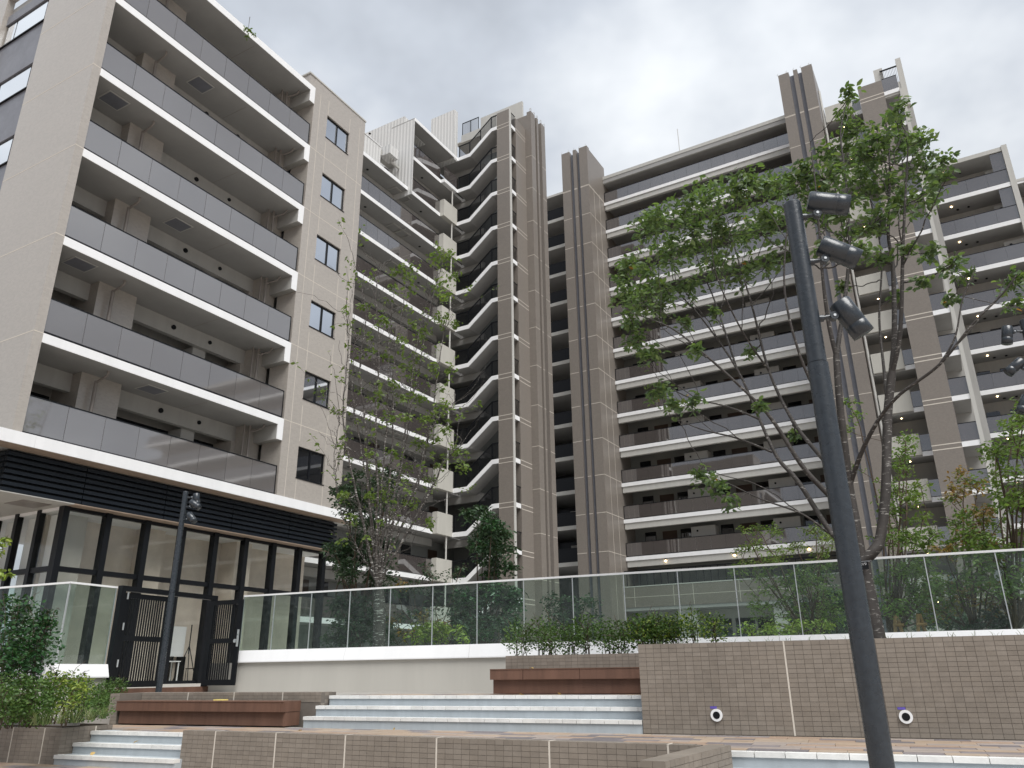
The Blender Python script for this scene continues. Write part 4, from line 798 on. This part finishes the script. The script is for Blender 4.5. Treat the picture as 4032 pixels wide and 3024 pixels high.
T.limb([ch(3350, 1900), ch(3397, 1770, -.3), ch(3466, 1643, -.6), ch(3547, 1550, -.9), ch(3700, 1435, -1.2), ch(3830, 1276, -1.4), ch(3940, 1165, -1.5), ch(4005, 1080, -1.6)], .038, .009, 8)
T.limb([ch(3700, 1435, -1.2), ch(3760, 1330, -1.3), ch(3790, 1180, -1.3), ch(3840, 1060, -1.3)], .018, .006, 6)
T.limb([fork+Vector((0, 0, -.03)), ch(3330, 2130), ch(3270, 2094), ch(3143, 1897, .1), ch(3060, 1800, .2), ch(2990, 1650, .3), ch(2900, 1450, .4), ch(2760, 1250, .5), ch(2650, 1130, .6)], .058, .009, 9)
T.limb([ch(3368, 2047), ch(3247, 1932, -.1), ch(3154, 1828, -.2), ch(3050, 1666, -.3), ch(2969, 1573, -.4), ch(2780, 1400, -.6), ch(2640, 1290, -.7), ch(2480, 1230, -.8)], .052, .008, 9)
T.limb([ch(3345, 1920), ch(3218, 1781, .2), ch(3120, 1654, .4), ch(3027, 1458, .5), ch(2960, 1200, .6), ch(2900, 1000, .8), ch(2860, 850, .8)], .045, .008, 8)
T.limb([ch(3328, 1781), ch(3240, 1600, -.5), ch(3150, 1400, -.8), ch(3090, 1150, -1.0), ch(3100, 900, -1.1), ch(3130, 760, -1.1)], .035, .007, 8)
T.limb([ch(3262, 2098), ch(3154, 2022, -.2), ch(2996, 1965, -.3), ch(2870, 1905, -.4), ch(2800, 1880, -.4)], .020, .005, 6)
T.limb([ch(3040, 1780, .2), ch(2900, 1725, .2), ch(2760, 1690, .2), ch(2640, 1640, .2)], .022, .006, 6)
T.limb([ch(2990, 1650, .3), ch(2860, 1600, .3), ch(2700, 1560, .3), ch(2590, 1490, .3)], .022, .006, 6)
T.limb([ch(2900, 1450, .4), ch(2820, 1200, 1.2), ch(2740, 1000, 1.5), ch(2720, 860, 1.6)], .022, .007, 6)
T.limb([ch(3027, 1458, .5), ch(2920, 1300, -.2), ch(2820, 1080, -.6), ch(2800, 900, -.8)], .022, .007, 6)
CL = [(1352, 640, 38), (1370, 575, 36), (1395, 500, 40), (1425, 480, 38), (1480, 455, 42), (1530, 430, 45), (1580, 415, 42), (1630, 410, 42), (1680, 405, 36), (1725, 395, 32), (1500, 520, 45), (1560, 510, 48), (1620, 500, 48), (1450, 550, 44), (1410, 610, 40), (1540, 585, 40), (1600, 590, 34), (1665, 490, 38), (1715, 470, 32), (1365, 700, 32), (1345, 600, 26), (1430, 670, 26), (1490, 625, 30), (1660, 570, 26), (1710, 540, 24),
      (1400, 770, 28), (1375, 745, 24), (1425, 850, 30), (1455, 880, 22), (1500, 870, 20), (1520, 1030, 24), (1550, 1050, 20), (1575, 1085, 15), (1440, 640, 22), (1480, 700, 18), (1545, 680, 16), (1620, 760, 14), (1500, 760, 14), (1640, 880, 12), (1720, 940, 12), (1390, 655, 30),
      (1838, 205, 18), (1828, 250, 24), (1845, 290, 34), (1800, 325, 36), (1875, 335, 40), (1905, 300, 32), (1945, 320, 40), (1940, 235, 20), (1930, 265, 24), (1990, 365, 36), (2030, 390, 26), (1990, 300, 26), (2045, 345, 16), (1855, 385, 44), (1915, 410, 44), (1790, 390, 38), (1955, 445, 36), (1825, 455, 36), (1890, 480, 34), (1775, 470, 30), (2000, 440, 26), (1745, 370, 28), (1760, 420, 26), (1950, 540, 18), (2010, 545, 22), (2055, 575, 22), (1865, 545, 22), (2085, 595, 16), (2190, 610, 24), (1825, 620, 14), (1935, 640, 12), (2050, 650, 14), (2190, 660, 14), (1780, 540, 18), (1830, 510, 22), (1990, 610, 14), (1900, 560, 16)]
for xF, yF, r in CL:
    D = depth_at(12.6, xF); dn = RNG.uniform(-1.3, 1.3); c = ch(xF*FS, yF*FS, dn); rm = r*FS/FPX*D*1.22
    T.cluster(c, rm, int(28+.135*r*r), None, 6 if r > 20 else 3, 1.25, .006)
    if r > 22 and len(T.nodes) < 9000:
        low = [q for q in T.nodes if c.z-3.2 < q[0].z < c.z-.9 and q[1] > .012]
        if low: a0_, ra_ = min(low, key=lambda q: ((q[0]-c)*Vector((1, 1, .35))).length); T.limb([a0_, a0_+(c-a0_)*.5+Vector(RNG.normal(0, .12, 3)), c+Vector(RNG.normal(0, .1, 3)), c+Vector((0, 0, rm*.8))], min(.016, ra_*.6), .004, 5, .012, False)
    RNG.uniform() < .3 and T.cluster(c, rm, 1, gold_l, 0, 1.2)
T.done(.108, .54, .4)
tagb = Fr('name_tag', (ch(3400, 2232, -.18).x, ch(3400, 2232, -.18).y), TR, .6, 'small black name tag tied to the cherry trunk', 'tag'); cz = ch(3400, 2232).z-EYE
tagb.box('plate', (-.11, .07), (-.006, 0), (cz-.055, cz+.055), dark); tagb.box('tie_wire', (-.12, .12), (-.002, .002), (cz+.055, cz+.06), steel)
try:
    cu = bpy.data.curves.new('tag_lettering', 'FONT'); cu.body = '\u30d5\u30b3\u30ef'; cu.size = .042; cu.extrude = .0005; cu.materials.append(white); t0 = bpy.data.objects.new('lettering_curve', cu); COL.objects.link(t0); bpy.context.view_layer.update(); dg = bpy.context.evaluated_depsgraph_get(); tm = bpy.data.meshes.new_from_object(t0.evaluated_get(dg)); bpy.data.objects.remove(t0); tm.materials.clear(); tm.materials.append(white); to = bpy.data.objects.new('tag_lettering', tm); to.location = (-.075, -.0075, cz+.004-.6); to.rotation_euler = (R(90), 0, 0); link(to, tagb.o)
except Exception: pass

# ---- bare many stemmed tree left of centre
def pt(xF, yF, D, dd=0.0): return at(xF, yF, D+dd)
D2 = 19.0; b2 = bearing(822, 1330, D2, -.42)
T = Tree('young_tree', b2, 'many stemmed half bare tree with pale lichen spots in front of the gallery wing', bark_p, fresh_l)
kn = pt(818, 1275, D2); T.limb([b2, pt(820, 1330, D2), kn], .16, .13, 12)
stems = [[(800, 1200), (775, 1090), (752, 980), (740, 880), (752, 760), (748, 640)], [(806, 1180), (795, 1050), (790, 930), (778, 800), (790, 680), (772, 590)], [(812, 1190), (815, 1050), (812, 900), (820, 760), (812, 640), (822, 565)], [(822, 1200), (838, 1080), (848, 950), (850, 800), (868, 680), (880, 575)], [(826, 1210), (858, 1090), (872, 960), (905, 800), (925, 680), (962, 545)], [(830, 1220), (880, 1110), (915, 1000), (940, 850), (955, 740), (975, 650)], [(832, 1235), (880, 1150), (930, 1060), (965, 990), (1000, 960)], [(800, 1230), (770, 1180), (735, 1100), (722, 1000), (735, 900)], [(808, 1160), (786, 1000), (768, 900), (760, 820), (768, 720)], [(820, 1120), (832, 960), (838, 840), (842, 720), (850, 640)], [(840, 1130), (880, 940), (890, 820), (905, 720), (930, 620)], [(850, 1150), (900, 1040), (925, 940), (950, 900), (985, 870)]]
for i, s_ in enumerate(stems):
    dd = RNG.uniform(-1.2, 1.2); pp = [kn]+[pt(x, y, D2, dd*(j+1)/len(s_)) for j, (x, y) in enumerate(s_)]; T.limb(pp, .045 if i < 7 else .026, .006, 7, .012)
    for q in range(34):                               # bare side shoots, some with a few leaves
        j = RNG.integers(2, len(pp)); t_ = RNG.uniform(); a = pp[j-1]+(pp[j]-pp[j-1])*t_; d = Vector(RNG.normal(0, .42, 3)); d.z = abs(d.z)*.8+.35; L_ = RNG.uniform(.5, 1.5); e1 = a+d*.5*L_+Vector(RNG.normal(0, .08, 3)); e2 = a+d*L_+Vector(RNG.normal(0, .1, 3))
        T.limb([a, e1, e2], .008, .0025, 4, .02, False)
        if RNG.uniform() < .55: k = RNG.integers(3, 12); t2 = RNG.uniform(.3, 1, (k, 1)); T.lv.setdefault(fresh_l.name, []).append(np.array(e1)+(np.array(e2)-np.array(e1))*t2+RNG.normal(0, .05, (k, 3)))
for xF, yF, r in [(880, 588, 20), (850, 590, 12), (962, 560, 22), (978, 600, 14), (945, 620, 16), (955, 690, 18), (985, 700, 10), (890, 700, 12), (832, 770, 10), (888, 795, 17), (900, 770, 12), (905, 862, 14), (955, 880, 15), (975, 800, 10), (990, 985, 18), (1000, 1010, 10), (930, 1040, 13), (860, 985, 9), (785, 665, 7), (742, 1075, 12), (800, 1070, 8), (905, 960, 10), (880, 900, 9), (940, 950, 10), (820, 850, 7), (930, 1130, 9), (890, 1090, 10), (760, 1120, 8), (850, 620, 9), (960, 640, 12), (830, 690, 9), (870, 740, 10), (920, 720, 12), (850, 830, 9), (935, 800, 12), (870, 860, 9), (800, 760, 7), (915, 905, 10), (845, 905, 8), (950, 1010, 9), (880, 1010, 10), (960, 930, 10), (800, 980, 7), (840, 1060, 8)]:
    T.cluster(pt(xF, yF, D2, RNG.uniform(-1, 1)), r*FS/FPX*D2*1.55, int(14+.20*r*r), None, 6, 1, .004)
T.done(.105, .6, .4)

def blob_tree(name, label, base, D, cl, leafmat, leaf, barkm, stem_r, dens=.05, alt=None, width=.5, dspread=1.2, flat=.8, fork=None, cat='tree', group=None):
    T = Tree(name, base, label, barkm, leafmat, group, cat); cl = sorted(cl, key=lambda c: -c[1])
    f0 = Vector(base)+Vector((0, 0, fork)) if fork else None
    if f0: T.limb([Vector(base)+Vector((0, 0, -.1)), (Vector(base)+f0)/2+Vector((.03, 0, 0)), f0], stem_r, stem_r*.75, 8)
    for i, (x, y, r) in enumerate(cl):
        c = pt(x, y, D, RNG.uniform(-dspread, dspread)); rm = r*FS/FPX*D
        if i % 3 == 0 or i == 0:
            a = f0 or Vector(base); m = a+(c-a)*.5+Vector((RNG.normal(0, .1), RNG.normal(0, .1), (c-a).length*.05)); T.limb([a, m, c], stem_r*.45, .010, 6, .015)
        mt_ = alt if (alt and RNG.uniform() < .3) else None
        T.cluster(c, rm*1.3, int(14+dens*.62*r*r*(D/13)**2), mt_, 5, 1.0, .006, flat)
    return T.done(leaf, width)
def fill(x0, x1, y0, y1, r, n, shape=None):
    o = []
    while len(o) < n:
        x = RNG.uniform(x0, x1); y = RNG.uniform(y0, y1)
        if shape is None or shape((x-x0)/(x1-x0), (y-y0)/(y1-y0)): o.append((x, y, r*RNG.uniform(.7, 1.25)))
    return o
egg = lambda u, v: ((u-.5)/.5)**2+((v-.5)/.5)**2 < 1
G0 = -.42
blob_tree('evergreen_tree', 'dense dark evergreen tree right of the louvred canopy end', bearing(775, 1380, 21.5, G0), 21.5, fill(718, 850, 1030, 1390, 26, 44), dark_l, .11, bark_d, .09, .16, fork=1.2)
blob_tree('evergreen_tree', 'dark leafy evergreen tree in front of the stair foot', bearing(1050, 1380, 25, G0), 25, fill(985, 1128, 1105, 1385, 22, 46, lambda u, v: abs(u-.5) < .22+.3*v), dark_l, .14, bark_d, .08, .15, alt=cam_l, fork=1.0)
blob_tree('bare_shrub', 'brownish thin leaved shrub behind the glass left of the stair foot', bearing(920, 1390, 20, G0), 20, fill(850, 1000, 1225, 1390, 18, 26), dark_l, .08, bark_d, .03, .10, alt=orange_l, cat='shrub')
blob_tree('fine_leaved_tree', 'airy fine leaved tree behind the glass left of the big lamp post', bearing(1760, 1380, 21, G0), 21, fill(1590, 1800, 1110, 1340, 17, 70, lambda u, v: abs(u-.5) < .5 and v > .12*abs(u-.4)*3), fresh_l, .075, bark_d, .055, .11, alt=maple_l, fork=.9)
blob_tree('leafy_tree', 'dark rounded bush tree behind the glass left of the cherry trunk', bearing(1790, 1385, 23, G0), 23, fill(1700, 1850, 1240, 1385, 22, 26), dark_l, .10, bark_d, .05, .13, alt=maple_l, cat='tree')
blob_tree('green_maple', 'tall slim green maple right behind the cherry trunk', bearing(1925, 1380, 19, G0), 19, fill(1870, 2035, 930, 1340, 19, 62, lambda u, v: abs(u-.5) < .15+.4*v)+[(1835, 870, 14), (1850, 900, 16), (1830, 930, 14), (1960, 970, 18), (1850, 1010, 16), (1945, 990, 18)], maple_l, .085, bark_d, .06, .12, alt=fresh_l, fork=1.0)
blob_tree('turning_maple', 'maple with orange turning leaves in front of the tiled shaft', bearing(2110, 1385, 18, G0), 18, fill(2015, 2160, 1020, 1330, 20, 50, lambda u, v: abs(u-.5) < .2+.4*v), orange_l, .085, bark_d, .055, .10, alt=maple_l, fork=.8)
blob_tree('green_maple', 'bright green maple at the right edge beside the cut off lamp post', bearing(2200, 1385, 17, G0), 17, fill(2085, 2260, 880, 1290, 24, 52, lambda u, v: u > .45-.5*v), maple_l, .09, bark_d, .06, .11, alt=fresh_l, fork=1.0)
# low planting behind the glass
for x0, x1, y0, y1, D, m, lab in ((728, 830, 1290, 1395, 20.5, dark_l, 'dark hedge behind the glass beside the bare tree trunk'), (880, 1000, 1350, 1392, 19, yel_l, 'low yellow green plants behind the glass below the stair foot'), (1000, 1120, 1330, 1392, 20, dark_l, 'low dark shrubs behind the glass in front of the tiled stair pier'), (1180, 1290, 1290, 1372, 22, dark_l, 'dark shrubs behind the glass in front of the fin tower'), (1600, 1790, 1345, 1375, 17.5, yel_l, 'row of low yellow green plants behind the glass beside the lamp post'), (1890, 2090, 1310, 1368, 22, dark_l, 'dark low shrubs behind the timber stakes'), (2090, 2212, 1310, 1365, 17.5, dark_l, 'dark rounded shrub behind the glass at the right edge')):
    blob_tree('courtyard_shrub', lab, bearing((x0+x1)/2, 1390, D, G0), D, fill(x0, x1, y0, y1, 15, 20), m, .09, bark_d, .02, .14, cat='shrub', dspread=.5)
# timber stakes
for xs, lab in ((1945, 'pair of timber stakes propping the slim maple'), (1995, 'timber stakes propping the tree right of the slim maple')):
    o = Fr('timber_stakes', bearing(xs, 1380, 18.2, G0)[:2], 0, G0, lab, 'tree stakes'); o.tube('stake', [(-.26, 0, G0), (-.02, 0, 1.02)], .035, stake_m); o.tube('stake', [(.24, .05, G0), (.01, 0, 1.02)], .035, stake_m); o.tube('cross_bar', [(-.1, -.03, .82), (.1, -.03, .82)], .03, stake_m)

# ---- shrubs in the planters
def shrub(name, label, clusters, mat, leaf, width=.45, alt=None, cat='shrub', n=1.0, stems=True, up=.6):
    base = Vector(clusters[0][0]); base.z = clusters[0][2]; T = Tree(name, base, label, bark_d, mat, None, cat)
    for c, r, zb in clusters:
        c = Vector(c)
        if stems:
            for k in range(5): q = Vector(RNG.normal(0, r*.4, 3)); q.z = abs(q.z)+r*.2; T.limb([Vector((c.x+q.x*.3, c.y+q.y*.3, zb)), c+q*.4, c+q*1.3], .008, .003, 4, .01, False)
        k = int(n*1700*r*r/(leaf/.05)**2)+30; p = RNG.normal(0, 1, (k, 3)); p /= np.linalg.norm(p, axis=1)[:, None]; p *= (RNG.uniform(0, 1, k)**.4)[:, None]*r; p = p+np.array(c); p = p[p[:, 2] > zb-.02]
        a = RNG.uniform(0, 1, len(p)) < .3 if alt else np.zeros(len(p), bool)
        T.lv.setdefault(mat.name, []).append(p[~a])
        if alt: T.lv.setdefault(alt.name, []).append(p[a])
    return T.done(leaf, width, -up*.5, True)
def P(s, n, z): q = td*s+tn*n; return (q.x, q.y, z+EYE)
zb = .25+EYE
shrub('box_shrub', 'row of dense green shrubs in the planter above the right bench', [(P(-5.4+.30*i, 12.9+.2*(i % 2), .55+.07*math.sin(i*1.9)), .31, zb-.05) for i in range(9)], shrub_l, .05, .5, n=3.4, up=1.0)
shrub('box_shrub', 'yellow tipped shrub at the right end of the planter shrub row', [(P(-3.3+.28*i, 12.9, .60), .29, zb) for i in range(3)]+[(P(-2.45, 12.9, .66), .30, zb), (P(-2.1, 12.8, .62), .25, zb)], shrub_l, .05, .5, yel_l, n=3.4, up=1.0)
bl = -.62+EYE
def SP(x, y, D, r): return (at(x, y, D), r*D/13, bl)
shrub('camellia_bush', 'tall glossy dark camellia bush at the left edge', [SP(*q) for q in ((35, 1350, 15.0, .42), (75, 1400, 14.8, .38), (10, 1410, 14.6, .4), (55, 1440, 14.8, .4), (30, 1330, 15.2, .3), (85, 1365, 15, .22), (20, 1465, 14.6, .4), (105, 1340, 15, .14))], cam_l, .07, .62, n=2.6)
shrub('low_shrub', 'dense low green shrub in the left planter', [SP(*q) for q in ((20, 1500, 13.6, .30), (60, 1508, 13.5, .30), (100, 1512, 13.6, .28), (30, 1530, 13.2, .24), (75, 1533, 13.2, .24), (0, 1525, 13.0, .28))], shrub_l, .05, .6, n=3.6, up=.5)
shrub('yellow_shrub', 'yellow green leafy shrub in the middle of the left planter', [SP(*q) for q in ((130, 1488, 14.0, .24), (118, 1475, 14.0, .18), (148, 1508, 13.9, .22), (140, 1532, 13.4, .16), (160, 1480, 14.4, .2), (178, 1490, 14.6, .2))], yel_l, .06, .45, shrub_l, n=3.0)
shrub('low_shrub', 'upright green shrub at the right end of the left planter', [SP(*q) for q in ((188, 1515, 15.0, .27), (218, 1510, 17.2, .24), (208, 1535, 15.6, .24), (238, 1495, 17.8, .2), (258, 1484, 18.2, .13), (172, 1538, 14.4, .22))], shrub_l, .045, .5, n=3.6, up=.9)
# upright tips on that shrub and grass tufts
def tuft(name, label, spots, h, mat, cat='grass', blades=26, spread=.22, wdt=.006, arch=1.0):
    v, f = [], []; base = Vector(spots[0])
    for sp in spots:
        sp = Vector(sp)
        for k in range(blades):
            th = RNG.uniform(0, 6.283); L_ = h*RNG.uniform(.6, 1.25); out_ = spread*RNG.uniform(.3, 1.3)*arch; d = Vector((math.cos(th), math.sin(th), 0)); sd2 = Vector((-d.y, d.x, 0))*wdt; p = sp+Vector(RNG.normal(0, .03, 3))*Vector((1, 1, 0)).length*.7; p.z = sp.z
            b = len(v)
            for t in (0, .35, .7, 1.0):
                c = p+d*out_*t**1.3+Vector((0, 0, L_*(t*1.5-t*t*.95*arch*.8))); wv = sd2*(1-t*.85); v += [c-wv-base, c+wv-base]
            f += [(b, b+1, b+3, b+2), (b+2, b+3, b+5, b+4), (b+4, b+5, b+7, b+6)]
    o = meshobj(name, v, f, mat); o.location = base; return tag(o, label, cat, kind='stuff')
tuft('grass_tuft', 'arching grass tufts along the kerb of the left planter', [at(x, y, D) for x, y, D in ((75, 1566, 13.0), (100, 1565, 13.05), (130, 1563, 13.1), (160, 1561, 13.2), (195, 1556, 13.9), (222, 1552, 14.8))], .22, grass_l, blades=36)
tuft('grass_tuft', 'sparse dry grass blades along the top of the long brick wall', [P(s, 11.30+.1*RNG.uniform(), .33) for s in np.arange(-2.6, 2.6, .24)], .11, grass_l, blades=5, spread=.10, wdt=.004)
sheet_o = TF('planter_soil', -2.8, 11.3, .2, kind='structure'); sheet_o.box('soil_bed', (-2.85, 9), (11.26, 14.40), (-.1, .30), soil); sheet_o.box('soil_bed', (-5.37, -2.86), (12.62, 14.40), (-.1, .235), soil)
# leafy sprig entering at the left edge, roof plant
T = Tree('leafy_branch', at(-45, 1290, 11.5), 'sprigs of yellow green leaves entering from the left edge', bark_d, yel_l, None, 'branch')
T.limb([at(-45, 1290, 11.5), at(-25, 1230, 11.5), at(-8, 1195, 11.5)], .02, .006, 6)
for x, y, r in ((5, 1178, 12), (12, 1165, 9), (0, 1240, 12), (16, 1243, 9), (-15, 1200, 16)): T.cluster(at(x, y, 11.5), r*FS/FPX*11.5, 26, None, 3, 1, .004)
T.done(.07, .5)
rp = at(535, 72, 25.3); T = Tree('roof_plant', (rp.x, rp.y, 23.99+EYE), 'small plant growing on the roof edge of the left block', bark_d, fresh_l, None, 'plant')
T.limb([(rp.x, rp.y, 23.99+EYE), rp], .012, .006, 5)
for x, y, r in ((530, 62, 8), (540, 68, 8), (548, 74, 5), (535, 78, 7)): T.cluster(at(x, y, 25.3), r*FS/FPX*25.3, 22, None, 2, 1, .004)
T.done(.10, .5)
# fallen leaves
for s, n, z, lab in ((-10.6, 9.03, -1.055, 'yellow fallen leaf on the lowest step at the lower left'), (-10.1, 9.33, -.912, 'pale fallen leaf on the middle step at the lower left'), (-7.9, 10.4, ZM, 'orange fallen leaf on the terrace before the wide steps'), (-6.6, 10.9, ZM, 'yellow fallen leaf at the foot of the wide steps'), (-4.3, 11.86, ZT, 'curled fallen leaf on the top step before the right bench'), (-5.0, 11.85, ZT, 'yellow fallen leaf on the top step by the left end of the right bench'), (-4.95, 12.2, .063, 'dry leaf lying on the right rusty bench')):
    o = leaves_mesh('fallen_leaf', [np.array(P(s, n, z))+[0, 0, .012]], .085, dry_l, None, P(s, n, z), 0.0, .7); o.location = P(s, n, z); tag(o, lab, 'leaf', 'fallen leaves')
